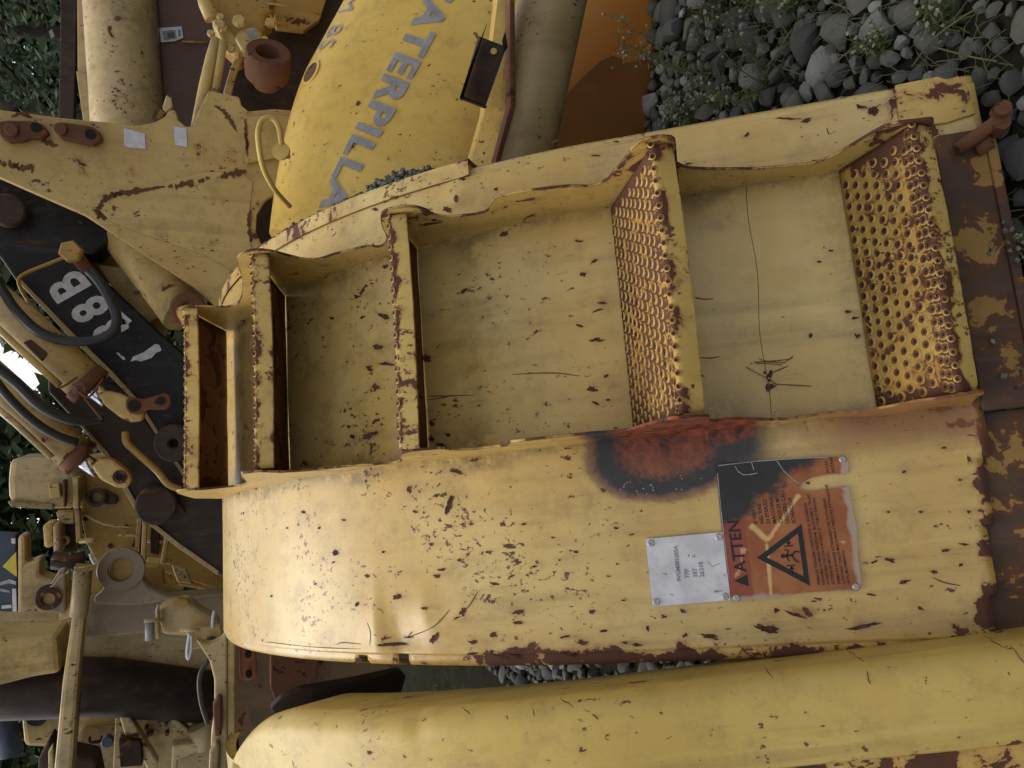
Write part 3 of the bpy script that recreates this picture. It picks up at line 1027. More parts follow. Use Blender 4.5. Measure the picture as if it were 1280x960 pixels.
def strip(wc, edge, name, mat):
    m = MB()
    bm = m.bm
    th = 0.006
    # sheet between plate and edge, two skins and a rim
    top = []
    P = [Vector((a, b, 0)) for a, b in edge]
    top = [(p.x, p.y) for p in spline(P, 3)]
    K = 5
    rows = []
    for s, n in top:
        row = []
        for k in range(K + 1):
            q = (0, 0.3, 0.6, 0.85, 0.96, 1.0)[k]
            sb = min(2.45, max(0.07, s))
            p = fl(wc, sb, -0.006 + (n + 0.006) * q)
            r_ = 0.7 if k == K else (0.25 if k == 0 else 0.03)
            if n > 0.17 and q > 0.4 and s < 1.3 and wc > 0:
                r_ = max(r_, 0.62)
            row.append((p, r_))
        rows.append(row)
    side = []
    for sgn in (-1, 1):
        vv = []
        for row in rows:
            l_ = []
            for p, r_ in row:
                wob = (0.004 if wc > 0 else 0.008) * mnoise.noise(Vector((p.z * 7, p.y * 5, wc * 9))) + 0.0025 * mnoise.noise(Vector((p.z * 23, p.y * 20, wc)))
                v = bm.verts.new(p + Vector((sgn * th / 2 + wob, 0, 0)))
                v[m.rust] = r_
                l_.append(v)
            vv.append(l_)
        side.append(vv)
        for a, b in zip(vv, vv[1:]):
            for k in range(K):
                q = (a[k], b[k], b[k + 1], a[k + 1])
                try:
                    bm.faces.new(q if sgn > 0 else q[::-1])
                except ValueError:
                    pass
    A, B = side
    for i in range(len(rows) - 1):
        bm.faces.new((A[i][K], A[i + 1][K], B[i + 1][K], B[i][K]))
    return m.build(name, mat, fender, local=True, smooth=50)


strip(0.465, EDGE, "stringer", M['strip'])
E2 = []
for a, b in EDGE:
    if 1.05 < a < 1.45:
        b *= 0.86
    b += 0.010 * mnoise.noise(Vector((a * 9, 3.1, 0)))
    E2.append((a, b))
strip(-0.083, E2, "stringer", M['strip'])

# steps: s,n of the rear and front of each tread
STEPS = [(0.25, 0.145, 0.175, 0), (0.757, 0.648, 0.285, 0), (1.27, 1.205, 0.212, 0), (1.80, 1.57, 0.255, 0), (2.24, 2.045, 0.198, 0.02)]


def seg_pts(p, q, k):
    return [p + (q - p) * (i / k) for i in range(k + 1)]


for si, (sr, sf, nf, nr) in enumerate(STEPS):
    st = bpy.data.objects.new("step", None)
    COL.objects.link(st)
    st.parent = fender
    WM[st.name] = WM[fender.name]
    wl_, wr_ = -0.077, 0.459
    P0, P1 = fl(0, sr, 0.004 + nr), fl(0, sf, nf)
    t = (P1 - P0)
    D = t.length
    t.normalize()
    X = Vector((1, 0, 0))
    nt = X.cross(t)                # up side of the tread
    if nt.z < 0:
        nt = -nt
    dn = -nt
    m = MB()
    bm = m.bm
    # tread sheet
    nx_, nd = 60, 14
    g = []
    for j in range(nd + 1):
        row = []
        for i in range(nx_ + 1):
            q = j / nd
            wv = wl_ + (wr_ - wl_) * i / nx_
            sag = -0.004 * sin(pi * i / nx_) * q + 0.0015 * mnoise.noise(Vector((wv * 9, q * 3, si)))
            v = bm.verts.new(P0 + t * (D * q) + X * wv + nt * sag)
            e = min(wv - wl_, wr_ - wv)
            v[m.rust] = min(1.0, 0.62 * exp(-((1 - q) * D / 0.013) ** 2) + 0.6 * exp(-(e / 0.02) ** 2) + 0.8 * exp(-((wr_ - wv) / 0.05) ** 2 - ((q - 0.75) / 0.3) ** 2) + (0.5 if si == 0 else 0.3) * exp(-((wv - wl_) / 0.035) ** 2) + (0.72 if si == 1 else 0.12 + 0.3 * q))
            row.append(v)
        g.append(row)
    for j in range(nd):
        for i in range(nx_):
            bm.faces.new((g[j][i], g[j][i + 1], g[j + 1][i + 1], g[j + 1][i]))
    tread = m.build("tread_plate", [M['rust'], M['tread']], st, local=True, smooth=40)
    sd = tread.modifiers.new("thickness", 'SOLIDIFY')
    sd.thickness = 0.004
    sd.offset = 1
    sd.material_offset = 1
    # raised grip holes
    mr = bmesh.new()
    rows = max(4, int(D / 0.0265))
    def ring(c, r, h, seg=10):
        prof = [(r * 1.45, 0.0003, 0), (r * 1.08, h * 0.8, 1), (r * 0.85, h, 1), (r * 0.55, h * 0.8, 1), (r * 0.4, 0.001, 1), (0.0, 0.0008, 2)]
        rr = []
        for (ra, hh, mi) in prof[:-1]:
            rr.append([mr.verts.new(c + nt * hh + (X * cos(2 * pi * k / seg) + t * sin(2 * pi * k / seg)) * ra) for k in range(seg)])
        for q, (a, b) in enumerate(zip(rr, rr[1:])):
            for k in range(seg):
                f = mr.faces.new((a[k], a[(k + 1) % seg], b[(k + 1) % seg], b[k]))
                f.smooth = True
                f.material_index = (0 if q == 0 else 1)
        f = mr.faces.new(rr[-1])
        f.material_index = 2
    rj = random.Random(si)
    for j in range(rows):
        q = (j + 0.6) / (rows + 0.4)
        dd = D * q
        if dd > D - 0.018:
            continue
        nn = 20
        for i in range(nn):
            wv = wl_ + 0.016 + (wr_ - wl_ - 0.03) * (i + (0.5 if j % 2 else 0.0)) / nn
            if wv > wr_ - 0.012:
                continue
            sag = -0.004 * sin(pi * (wv - wl_) / (wr_ - wl_)) * q + 0.0015 * mnoise.noise(Vector((wv * 9, q * 3, si)))
            ring(P0 + t * dd + X * wv + nt * (sag + 0.0003), rj.uniform(0.0066, 0.0080), rj.uniform(0.0030, 0.0048))
    for i in range(21):
        wv = wl_ + 0.012 + (wr_ - wl_ - 0.024) * i / 20
        sag = -0.004 * sin(pi * (wv - wl_) / (wr_ - wl_))
        ring(P0 + t * (D - 0.0085) + X * wv + nt * (sag + 0.0003), 0.0078, 0.0035)
        nt_keep, t_keep = nt, t
        nt, t = (nt_keep * 0.62 + t_keep * 0.78).normalized(), (t_keep * 0.62 - nt_keep * 0.78).normalized()
        ring(P1 + t_keep * 0.0068 + nt_keep * 0.0008 + X * (wv + 0.0134) + nt_keep * sag, 0.0052, 0.0032, 8)
        nt, t = nt_keep, t_keep
    rme = bpy.data.meshes.new("raised_holes")
    mr.to_mesh(rme)
    mr.free()
    for k in ('tread', 'rust', 'dark'):
        rme.materials.append(M[k])
    ro = bpy.data.objects.new("raised_holes", rme)
    COL.objects.link(ro)
    ro.parent = st
    ro['kind'] = 'stuff'
    # front flange, bent down from the tread, with a small nose radius
    m = MB()
    bm = m.bm
    fh = 0.042
    prof = [(0.0, 0.0), (0.004, 0.001), (0.0065, 0.005), (0.007, 0.012), (0.0075, 0.03), (0.008, fh), (0.004, fh)]
    rows_ = []
    for (a, b) in prof:
        row = []
        for i in range(41):
            wv = wl_ + (wr_ - wl_) * i / 40
            sag = -0.004 * sin(pi * i / 40)
            v = bm.verts.new(P1 + t * (a + 0.001 * mnoise.noise(Vector((wv * 14, b * 30, si)))) + dn * (b - 0.001) + X * wv + nt * sag)
            v[m.rust] = 0.75 if b < 0.006 else (0.5 if b < 0.013 else (0.25 if b > fh - 0.002 else 0.02)) + (0.5 * exp(-((wv - wl_) / 0.03) ** 2) if si == 0 else 0)
            row.append(v)
        rows_.append(row)
    for a, b in zip(rows_, rows_[1:]):
        for i in range(40):
            f = bm.faces.new((a[i], a[i + 1], b[i + 1], b[i]))
            f.smooth = True
    fo = m.build("front_flange", M['step'], st, local=True, smooth=60)
    sd = fo.modifiers.new("thickness", 'SOLIDIFY')
    sd.thickness = 0.003
    sd.offset = -1

# base rail along the foot of the plate
m = MB()
for (a, b, s0, s1, n0, n1) in ((-0.10, 0.50, -0.045, 0.055, 0.006, 0.02), (-0.555, -0.10, -0.125, 0.11, -0.045, -0.010), (-0.54, -0.10, -0.125, -0.035, -0.012, 0.012), (-0.10, 0.48, -0.062, -0.04, -0.02, 0.028)):
    c = (fl(0, s0, n0) + fl(0, s1, n1)) / 2
    m.box((c.x + (a + b) / 2, c.y, c.z), b - a, n1 - n0, s1 - s0, bevel=0.006)
m.build("base_rail", M['base'], fender, local=True, smooth=40)
# corner cap at the lower right
m = MB()
cpp = [(0.535, 0.10), (0.56, 0.112), (0.638, 0.108), (0.641, 0.02), (0.628, 0.0), (0.634, -0.02), (0.60, -0.035), (0.54, -0.04), (0.53, 0.02)]
m.prism([fl(a, b, 0.001) for a, b in cpp], Vector((0, -0.005, 0)), 0.002)
for v in m.bm.verts:
    v[m.rust] = 0.38 if v.co.z < 0.03 else 0.1
m.build("corner_plate", M['strip'], fender, local=True, smooth=40)
# upper rim strip on the right edge, ending in a torn corner
m = MB()
bm = m.bm
rows_ = []
for j in range(60):
    s = 1.10 + 1.5 * j / 59
    row = []
    for (dw, dn_) in ((-0.03, 0.006), (0.012, 0.006), (0.016, 0.0), (0.016, -0.05), (0.008, -0.05)):
        v = bm.verts.new(fl(WR + dw, s, dn_ + (0.004 if j == 0 else 0)))
        v[m.rust] = 0.6 if j < 2 else 0.34 + 0.15 * mnoise.noise(Vector((s * 3, dw * 30, 0)))
        row.append(v)
    rows_.append(row)
for a, b in zip(rows_, rows_[1:]):
    for k in range(4):
        f = bm.faces.new((a[k], a[k + 1], b[k + 1], b[k]))
bm.faces.new(rows_[0][::-1])
m.build("rim_strip", M['fender'], fender, local=True, smooth=40)
# moss grown on the rim
m = MB()
rm = random.Random(5)
for j in range(1000):
    q = rm.random()
    s = 1.22 + 1.1 * q
    amp = 0.014 + 0.024 * exp(-((s - 1.34) / 0.09) ** 2) + 0.008 * rm.random()
    c = fl(WR + 0.012 + rm.uniform(0, amp), s, -0.012 - rm.random() * 0.03)
    r = rm.uniform(0.003, 0.008) + 0.005 * exp(-((s - 1.34) / 0.09) ** 2) * rm.random()
    bmesh.ops.create_icosphere(m.bm, subdivisions=1, radius=r, matrix=Matrix.Translation(c))
mo = m.build("moss", M['moss'], fender, local=True)
mo['kind'] = 'stuff'

# draw hook at the lower right corner
m = MB()
m.tube([fl(0.455, 0.02, 0.03), fl(0.47, -0.015, 0.045), fl(0.486, -0.045, 0.058), fl(0.497, -0.06, 0.064)], [0.013, 0.0145, 0.013, 0.012], 12)
m.tube([fl(0.452, -0.02, 0.02), fl(0.462, -0.05, 0.03)], [0.018, 0.016], 12)
lv = m.build("lever", M['rust'], fender, local=True)
m = MB()
c = fl(0.484, -0.06, 0.05)
m.tube([c + Vector((0, 0.02, 0)), c + Vector((0.0, -0.022, 0.0))], 0.018, 14)
m.tube([fl(0.508, -0.062, 0.055), fl(0.508, -0.062, 0.085)], 0.017, 12)
m.build("lever_knob", M['rust'], lv, local=True, smooth=40)

# --- plates riveted to the fender
def poly_plate(name, pts, n0, th, mat, parent, bevel=0.0):
    m = MB()
    m.prism([fl(a, b, n0) for a, b in pts], Vector((0, -th, 0)), bevel)
    return m.build(name, mat, parent, local=True)


def rivet(a, b, parent, r=0.0075):
    m = MB()
    m.lathe(fl(a, b, 0.005), (0, -1, 0), [(r, 0), (r, 0.002), (r * 0.8, 0.0035), (r * 0.42, 0.0035), (r * 0.36, 0.0015), (0, 0.0015)], 14)
    return m.build("rivet", M['rivet'], parent, local=True, smooth=30)


WP = [(-0.306, 0.756), (-0.303, 0.589), (-0.444, 0.593), (-0.449, 0.756)]
wp = poly_plate("white_plate", WP[::-1], 0.0035, 0.002, M['white'], fender)
for a, b in ((-0.316, 0.745), (-0.313, 0.601), (-0.436, 0.603), (-0.439, 0.747)):
    rivet(a, b, wp)
for s, a, b, sz in (("9VGM002205A", -0.400, 0.690, 0.012), ("77P", -0.394, 0.672, 0.013), ("387", -0.394, 0.655, 0.013), ("26210", -0.394, 0.641, 0.013)):
    text_mesh("stamped_number", s, sz, (lambda a, b: lambda x, y: fl(a + x, b + y, 0.0062))(a, b), M['ink_grey'], wp, bold=0.0003)
for (a, b, c, d, wd) in ((-0.345, 0.668, -0.350, 0.668, 0.0015), (-0.345, 0.656, -0.352, 0.656, 0.0012), (-0.350, 0.662, -0.350, 0.656, 0.001), (-0.425, 0.625, -0.424, 0.608, 0.0014), (-0.421, 0.620, -0.428, 0.618, 0.0012),
                         (-0.39, 0.60, -0.397, 0.597, 0.001), (-0.425, 0.715, -0.428, 0.709, 0.001), (-0.384, 0.718, -0.380, 0.728, 0.001), (-0.362, 0.63, -0.374, 0.622, 0.0007), (-0.374, 0.622, -0.366, 0.604, 0.0007)):
    p, q = Vector((a, b, 0)), Vector((c, d, 0))
    t2 = (q - p).normalized()
    s2 = Vector((-t2.y, t2.x, 0)) * wd
    m = MB()
    m.bm.faces.new([m.bm.verts.new(fl(v.x, v.y, 0.0062)) for v in (p + s2, q + s2 * .4, q - s2 * .4, p - s2)])
    m.build("scratch", M['ink_grey'], wp, local=True)

OP = [(-0.158, 0.589), (-0.166, 0.325), (-0.186, 0.322), (-0.203, 0.326), (-0.2, 0.36), (-0.203, 0.395), (-0.212, 0.417), (-0.226, 0.428), (-0.233, 0.405), (-0.230, 0.365), (-0.229, 0.328), (-0.275, 0.327),
      (-0.314, 0.324), (-0.37, 0.330), (-0.428, 0.331), (-0.440, 0.338), (-0.437, 0.40), (-0.4375, 0.455), (-0.442, 0.475), (-0.445, 0.54), (-0.448, 0.592), (-0.38, 0.593), (-0.26, 0.592)]
op = poly_plate("warning_plate", OP, 0.0035, 0.0022, M['warning'], fender)
for a, b in ((-0.172, 0.332), (-0.431, 0.343), (-0.440, 0.580)):
    rivet(a, b, op, 0.007)
PN = 0.0064


def ptext(s, a, b, sz, bold=0.0, mat='ink', sp=1.0):
    text_mesh("warning_text", s, sz, lambda x, y: fl(a + x, b + y + x * 0.03, PN), M[mat], op, bold=bold, space=sp)


ptext("ATTEN", -0.388, 0.5535, 0.034, 0.0006, sp=1.02)


def ppoly(pts, mat='ink', name="pictogram"):
    m = MB()
    m.bm.faces.new([m.bm.verts.new(fl(a, b, PN)) for a, b in pts])
    return m.build(name, M[mat], op, local=True)


# little warning triangle before the word
ppoly([(-0.418, 0.5525), (-0.393, 0.5525), (-0.4055, 0.580)])
# framed triangle with a figure caught between two arrows
T0, T1, T2 = Vector((-0.361, 0.529)), Vector((-0.298, 0.431)), Vector((-0.424, 0.431))
cc = (T0 + T1 + T2) / 3
I = [cc + (p - cc) * 0.70 for p in (T0, T1, T2)]
for a, b, c, d in ((T0, T1, I[1], I[0]), (T1, T2, I[2], I[1]), (T2, T0, I[0], I[2])):
    ppoly([tuple(a), tuple(b), tuple(c), tuple(d)])


def pstroke(a, b, c, d, wd):
    p, q = Vector((a, b)), Vector((c, d))
    t2 = (q - p).normalized()
    s2 = Vector((-t2.y, t2.x)) * wd
    ppoly([tuple(p + s2), tuple(q + s2), tuple(q - s2), tuple(p - s2)])


cx, cz = -0.361, 0.462
for sg in (-1, 1):
    pstroke(cx + sg * 0.020, cz - 0.008, cx + sg * 0.020, cz + 0.010, 0.0012)
    pstroke(cx + sg * 0.022, cz, cx + sg * 0.036, cz, 0.0013)
    ppoly([(cx + sg * 0.021, cz), (cx + sg * 0.028, cz + 0.006), (cx + sg * 0.028, cz - 0.006)])
ppoly([(cx + 0.0045 * cos(k * pi / 4), cz + 0.0145 + 0.0045 * sin(k * pi / 4)) for k in range(8)])
for a in ((0.0, 0.010, 0.001, -0.004, 0.0026), (0.0, 0.008, 0.010, 0.002, 0.0014), (0.010, 0.002, 0.013, 0.010, 0.0012), (0.0, 0.008, -0.011, 0.003, 0.0014), (0.001, -0.004, 0.008, -0.011, 0.0018),
          (0.008, -0.011, 0.006, -0.020, 0.0015), (0.001, -0.004, -0.009, -0.008, 0.0018), (-0.009, -0.008, -0.015, -0.016, 0.0015)):
    pstroke(cx + a[0], cz + a[1], cx + a[2], cz + a[3], a[4])
b0 = 0.519
for k, s in enumerate(("E' VIET", "NEL RAG", "DI STERZO", "MACCHINA.", "CALO DI M", "LEGGERE CAU", "SCHIACCIA")):
    ptext(s, -0.291 - 0.0008 * k, b0 - 0.0128 * k, 0.0105, 0.00015)
for k, s in enumerate(("PRIMA DI TOGLIERE I DISPOSITIVI DI SICUREZZA", "ESEGUIRE LA MANUTENZIONE. BLOCCARE IL TELAIO", "AVVERTIRE CHI STA A BORDO. E I TUBI O ORGANI", "ESTERNI IN MOTO.")):
    ptext(s, -0.424, 0.4105 - 0.0092 * k, 0.0078, 0.0001)
for k, s in enumerate(("PRIMA DI AVVIARE ATTENDERE CHE TUTTI SIANO", "LONTANO DALLA MACCHINA E PRESTARE ATTENZIONE", "SE IN MOVIMENTO.")):
    ptext(s, -0.424, 0.3715 - 0.0092 * k, 0.0078, 0.0001)
for k, s in enumerate(("IN LAV", "ROTARE")):
    ptext(s, -0.198, 0.362 - 0.011 * k, 0.0085, 0.0001, 'ink')
# cracked film on the sooty corner
for pts in (((-0.162, 0.585), (-0.160, 0.50), (-0.162, 0.42), (-0.165, 0.36)), ((-0.166, 0.550), (-0.178, 0.545), (-0.186, 0.536)), ((-0.162, 0.515), (-0.172, 0.513), (-0.178, 0.512)),
            ((-0.163, 0.463), (-0.185, 0.452), (-0.206, 0.435), (-0.214, 0.424)), ((-0.178, 0.588), (-0.26, 0.590), (-0.33, 0.5905), (-0.40, 0.590)), ((-0.186, 0.536), (-0.187, 0.52), (-0.185, 0.505))):
    for (a, b), (c, d) in zip(pts, pts[1:]):
        p, q = Vector((a, b)), Vector((c, d))
        t2 = (q - p).normalized()
        s2 = Vector((-t2.y, t2.x)) * 0.0009
        ppoly([tuple(p + s2), tuple(q + s2 * .6), tuple(q - s2 * .6), tuple(p - s2)], 'burnt_ink', "torn_film")

sm_ = MB()
sm_.tube([fl(0.47 - 0.54 * i / 24 + 0.0, 0.447 + 0.004 * sin(i * 0.5) + 0.0007 * i, 0.0006 + dent(0.47 - 0.54 * i / 24, 0.45)) for i in range(25)], 0.0006, 5)
sm_.build("weld_seam", M['darkrust'], fender, local=True)
# loose bits lying on the plate: scraped welds and a hanging root
m = MB()
for a, b, r in ((0.0, 0.459, 0.006), (0.012, 0.455, 0.004), (-0.008, 0.46, 0.005), (0.03, 0.462, 0.004)):
    bmesh.ops.create_icosphere(m.bm, subdivisions=1, radius=r, matrix=Matrix.Translation(fl(a, b, 0.002)))
rnp = [(0.055, 0.482), (0.052, 0.45), (0.046, 0.42), (0.058, 0.40)]
m.tube([fl(a, b, 0.004) for a, b in rnp], 0.0010, 5)
m.tube([fl(a, b, 0.004) for a, b in ((0.052, 0.478), (0.048, 0.45), (0.042, 0.425))], 0.0008, 5)
m.tube([fl(a, b, 0.004) for a, b in ((0.046, 0.50), (0.02, 0.465), (0.0, 0.44))], 0.0008, 5)
m.build("root_tangle", M['scratch'], fender, local=True)

# ------------------------------------------------------------------ second fender, at the bottom of the picture
r5 = radians(-5.0)
w2 = (w_ * cos(r5) - u_ * sin(r5))
u2 = (w_ * sin(r5) + u_ * cos(r5))
O2 = FO + w_ * (-0.522) + n_ * 0.14
fender2 = thing("curved_fender", "plain smooth yellow fender lying in front of the stepped one, scratched", "fender", O2, mat3=cols(w2, -n_, u2))
FR2 = 1.70
m = MB()
bm = m.bm
cl = []
for k in range(9):
    a = (pi / 2) * k / 8
    cl.append((-0.05 + 0.05 * sin(a), -0.05 + 0.05 * cos(a)))
cl = cl[::1]
prof2 = [(-0.170, -0.030), (-0.169, -0.006), (-0.165, 0.0)] + [(-0.163 + 0.113 * i / 24, 0.0) for i in range(25)] + cl[1:] + [(0.0, -0.20)]
rows_ = []
NS2 = 150
for j in range(NS2 + 1):
    s = -0.25 + 3.0 * j / NS2
    row = []
    tp_ = 0.13 * max(0.0, (s - 1.72) / 0.45) ** 2.2
    for (a, b) in prof2:
        if a > -0.16:
            a -= tp_ * (a + 0.16) / 0.16
        dd = 0.003 * mnoise.noise(Vector((a * 5, s * 3, 7)))
        # dished corner and dent
        dd -= 0.012 * exp(-((a + 0.01) / 0.04) ** 2 - ((s - 1.30) / 0.02) ** 2)
        v = bm.verts.new(fl(a, s, b + dd, FL, FR2))
        v[m.rust] = 0.5 * exp(-((a + 0.17) / 0.012) ** 2) + 0.35 * exp(-((a) / 0.02) ** 2) * max(0, min(1, (0.6 - s) / 0.3)) + 0.6 * exp(-(a / 0.02) ** 2 - ((s - 1.30) / 0.012) ** 2)
        row.append(v)
    rows_.append(row)
for a, b in zip(rows_, rows_[1:]):
    for k in range(len(prof2) - 1):
        f = bm.faces.new((a[k], a[k + 1], b[k + 1], b[k]))
        f.smooth = True
M['fender2'] = worn("second_fender_paint", (0.50, 0.345, 0.085), (0.56, 0.41, 0.12), chip=0.80, cs=9, speck=0.15, ss=42, edge=0.0)
m.build("skin", M['fender2'], fender2, local=True, smooth=50)
m = MB()
bm = m.bm
rows_ = []
for j in range(61):
    s = -0.25 + 3.0 * j / 60
    row = []
    for (a, b) in ((-0.171, -0.02), (-0.24, -0.022), (-0.42, -0.02), (-0.6, -0.02), (-0.9, -0.03), (-0.95, -0.1)):
        v = bm.verts.new(fl(a, s, b, FL, FR2))
        v[m.rust] = 0.75 if a > -0.25 else 0.4
        row.append(v)
    rows_.append(row)
for a, b in zip(rows_, rows_[1:]):
    for k in range(5):
        bm.faces.new((a[k], a[k + 1], b[k + 1], b[k]))
m.build("side_panel", M['strip'], fender2, local=True, smooth=50)
# inner lip seen behind its crown
m = MB()
m.prism([at(x, y, 2.42) for x, y in ((338, 886), (352, 872), (378, 861), (440, 851), (500, 838), (508, 846), (500, 872), (430, 884), (350, 900))], Vector((0, 0.04, 0)), 0.006)
m.build("inner_lip", M['blackbrown'], fender2, smooth=40)
# scuffs on the shoulder: thin raised paint edges
M['scuff'] = plain("scuffed_paint", (0.10, 0.06, 0.03), 0.8)
rsf = random.Random(3)
for (px_, py_, ln, ang) in ((1058, 812, 26, 0.6), (1083, 838, 22, 1.35), (1240, 836, 14, 1.5), (1255, 832, 24, 1.1), (1138, 858, 10, 1.9), (700, 872, 20, 0.6), (730, 886, 44, 0.65), (702, 908, 14, 0.2), (577, 884, 14, 0.7),
                            (666, 886, 10, 1.4), (1230, 795, 34, 0.5), (1262, 806, 30, 0.9), (955, 833, 18, 0.9)):
    O_ = WM[fender2.name].inverted()
    def on2(px, py):
        o_, d_ = O_ @ CAM, O_.to_3x3() @ ray(px, py)
        lo, hi = 0.5, 5.0
        for q in range(400):
            t_ = 0.7 + q * 0.01
            p_ = o_ + d_ * t_
            U, N = p_.z, -p_.y
            sd__ = N if U < FL else hypot(U - FL, N + FR2) - FR2
            if sd__ < 0.0015:
                return p_
        return None
    pts_ = []
    for k in range(6):
        q = k / 5
        p_ = on2(px_ + cos(ang) * ln * q + rsf.uniform(-1, 1), py_ + sin(ang) * ln * q + rsf.uniform(-1, 1))
        if p_ is not None:
            pts_.append(p_)
    if len(pts_) > 3:
        m = MB()
        m.tube(pts_, [0.0002 + 0.0013 * sin(pi * (i + 0.4) / len(pts_)) * rsf.uniform(0.5, 1.1) for i in range(len(pts_))], 5)
        m.build("scuff", M['scuff'], fender2, local=True)

# ------------------------------------------------------------------ the big lettered tank
Bk = Vector((0, -CP, SP))           # towards the camera
Up = Vector((0, SP, CP))            # picture left
Rt = Vector((1, 0, 0))              # picture up
TA = (Up * 0.44 - Rt * 0.90).normalized()
TA = (TA + Bk * 0.12).normalized()
TM = (Bk + Up * 0.10 + Rt * -0.05)
TM = (TM - TA * TM.dot(TA)).normalized()
TC = TM.cross(TA) * -1
if TC.dot(-Up) < 0:
    TC = -TC
T0c = CAM + ray(560, 130) * 3.0
tank = thing("fuel_tank", "big smooth yellow tank with grey lettering lying upside down behind the stepped fender", "tank", (T0c.x, T0c.y, 0))
TPROF = [(-0.66, -1.0), (-0.71, -0.62), (-0.71, -0.42), (-0.685, -0.28), (-0.62, -0.15), (-0.50, -0.05), (-0.30, 0.005), (-0.15, 0.03), (0.0, 0.035), (0.15, 0.025), (0.30, 0.005), (0.44, -0.03), (0.56, -0.09),
         (0.72, -0.15), (0.88, -0.24), (1.0, -0.36), (1.07, -0.53), (1.09, -0.8), (1.05, -1.0)]
TP = [(p.x, p.y) for p in spline([Vector((a, b, 0)) for a, b in TPROF], 4)]


def taper(a):
    return 1.0 - 0.20 * max(0.0, min(1.3, (a - 0.0) / 0.6)) ** 1.5


def tank_pt(a, c, h):
    k = taper(a)
    return T0c + TA * a + TC * (0.15 + (c - 0.15) * k) + TM * (0.02 + (h - 0.02) * (0.5 + 0.5 * k))


def tank_h(c):
    for (c0, h0), (c1, h1) in zip(TP, TP[1:]):
        if c0 <= c <= c1 and h0 > -0.4:
            return h0 + (h1 - h0) * (c - c0) / (c1 - c0)
    return 0.0


m = MB()
bm = m.bm
NA = 50
rows_ = []
for j in range(NA + 1):
    a = -1.3 + 2.0 * j / NA
    rows_.append([bm.verts.new(tank_pt(a, c, h)) for c, h in TP])
for p, q in zip(rows_, rows_[1:]):
    for k in range(len(TP)):
        k2 = (k + 1) % len(TP)
        bm.faces.new((p[k], p[k2], q[k2], q[k]))
bm.faces.new(rows_[0])
bm.faces.new(rows_[-1][::-1])
bmesh.ops.recalc_face_normals(bm, faces=bm.faces[:])
tree = BVHTree.FromBMesh(bm)
hits = [tree.ray_cast(CAM, ray(*p).normalized())[0] for p in ((768, 70), (645, 192), (838, 98))]
if all(hits):
    e_ = (hits[1] - hits[0]).normalized()
    nh = e_.cross(hits[2] - hits[0]).normalized()
    if nh.y > 0:
        nh = -nh
    ns_ = Vector((0.0, -0.42, -0.9))
    ns_ = (ns_ - e_ * ns_.dot(e_)).normalized()
    nrm = nh * 0.88 + ns_ * 0.12
    nrm = (nrm - e_ * nrm.dot(e_)).normalized()
    bmesh.ops.bisect_plane(bm, geom=bm.verts[:] + bm.edges[:] + bm.faces[:], plane_co=hits[0], plane_no=nrm, clear_outer=True)
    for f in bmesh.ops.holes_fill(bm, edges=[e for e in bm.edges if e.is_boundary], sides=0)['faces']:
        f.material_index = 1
    bmesh.ops.recalc_face_normals(bm, faces=bm.faces[:])
shade_grade = bm.verts.layers.float.new('shade_grade')  # weight of the underside shading painted into the body colour
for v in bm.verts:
    v[shade_grade] = max(0.0, min(1.0, ((v.co - T0c).dot(TC) + 0.05) / 0.5))
M['belly'] = worn("shade_toned_belly", (0.17, 0.062, 0.014), (0.24, 0.095, 0.02), chip=0.72, cs=5, speck=0.3, ss=30, rough=0.6, rnd=True, spec=0.2)  # dark brown base colour stands in for shade on the lower cut face
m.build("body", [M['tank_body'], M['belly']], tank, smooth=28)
def tank_ac(px, py):
    h_ = tree.ray_cast(CAM, ray(px, py).normalized())[0]
    if h_ is None:
        return None
    d = h_ - T0c
    a = d.dot(TA)
    return round(a, 3), round(0.15 + (d.dot(TC) - 0.15) / taper(a), 3)


print("BASE", [tank_ac(*p) for p in ((511, 37), (466, 127), (442, 166), (404, 250))], "TOP", [tank_ac(*p) for p in ((556, 21), (518, 93), (480, 163), (441, 233))],
      "LET", [tank_ac(*p) for p in ((440, 5), (375, 100), (538, 17), (525, 60), (501, 92), (483, 127), (466, 165), (440, 197), (427, 217), (410, 245))])
# lettering, read with the picture's left side up, upside down on the body
A_START, LH = -0.475, 0.148


def tank_fn(x, y):
    a = A_START + x
    c = -0.262 - 0.16 * max(0.0, a - 0.1) + y
    p = tank_pt(a, c, tank_h(c) + 0.004)
    return p - Vector((T0c.x, T0c.y, 0))


text_mesh("lettering", "CATERPILLAR", LH, tank_fn, M['letter_grey'], tank, bold=0.005, space=1.1, fitw=1.165)


def tank_fn2(x, y):
    c = -0.615 + y
    a = -0.30 + x
    return tank_pt(a, c, tank_h(c) + 0.003) - TC * 0.004 - Vector((T0c.x, T0c.y, 0))


text_mesh("faded_lettering", "M 8S ,", 0.12, tank_fn2, M['letter_grey'], tank, bold=-0.001, space=1.15)
# filler hole
hp = list(tree.ray_cast(CAM, ray(389, 91).normalized()))
if hp[0] and hp[1].dot(ray(389, 91)) > 0:
    hp[1] = -hp[1]
if hp[0]:
    m = MB()
    m.lathe(hp[0] - hp[1] * 0.003, hp[1], [(0.055, 0), (0.055, 0.006), (0.044, 0.008), (0.042, -0.03), (0, -0.03)], 20)
    m.build("filler_hole", [M['tank']], tank, smooth=40)
    m = MB()
    m.lathe(hp[0], hp[1], [(0.0, 0.0035), (0.0435, 0.0035)], 20)
    m.build("hole_mouth", M['rust'], tank)
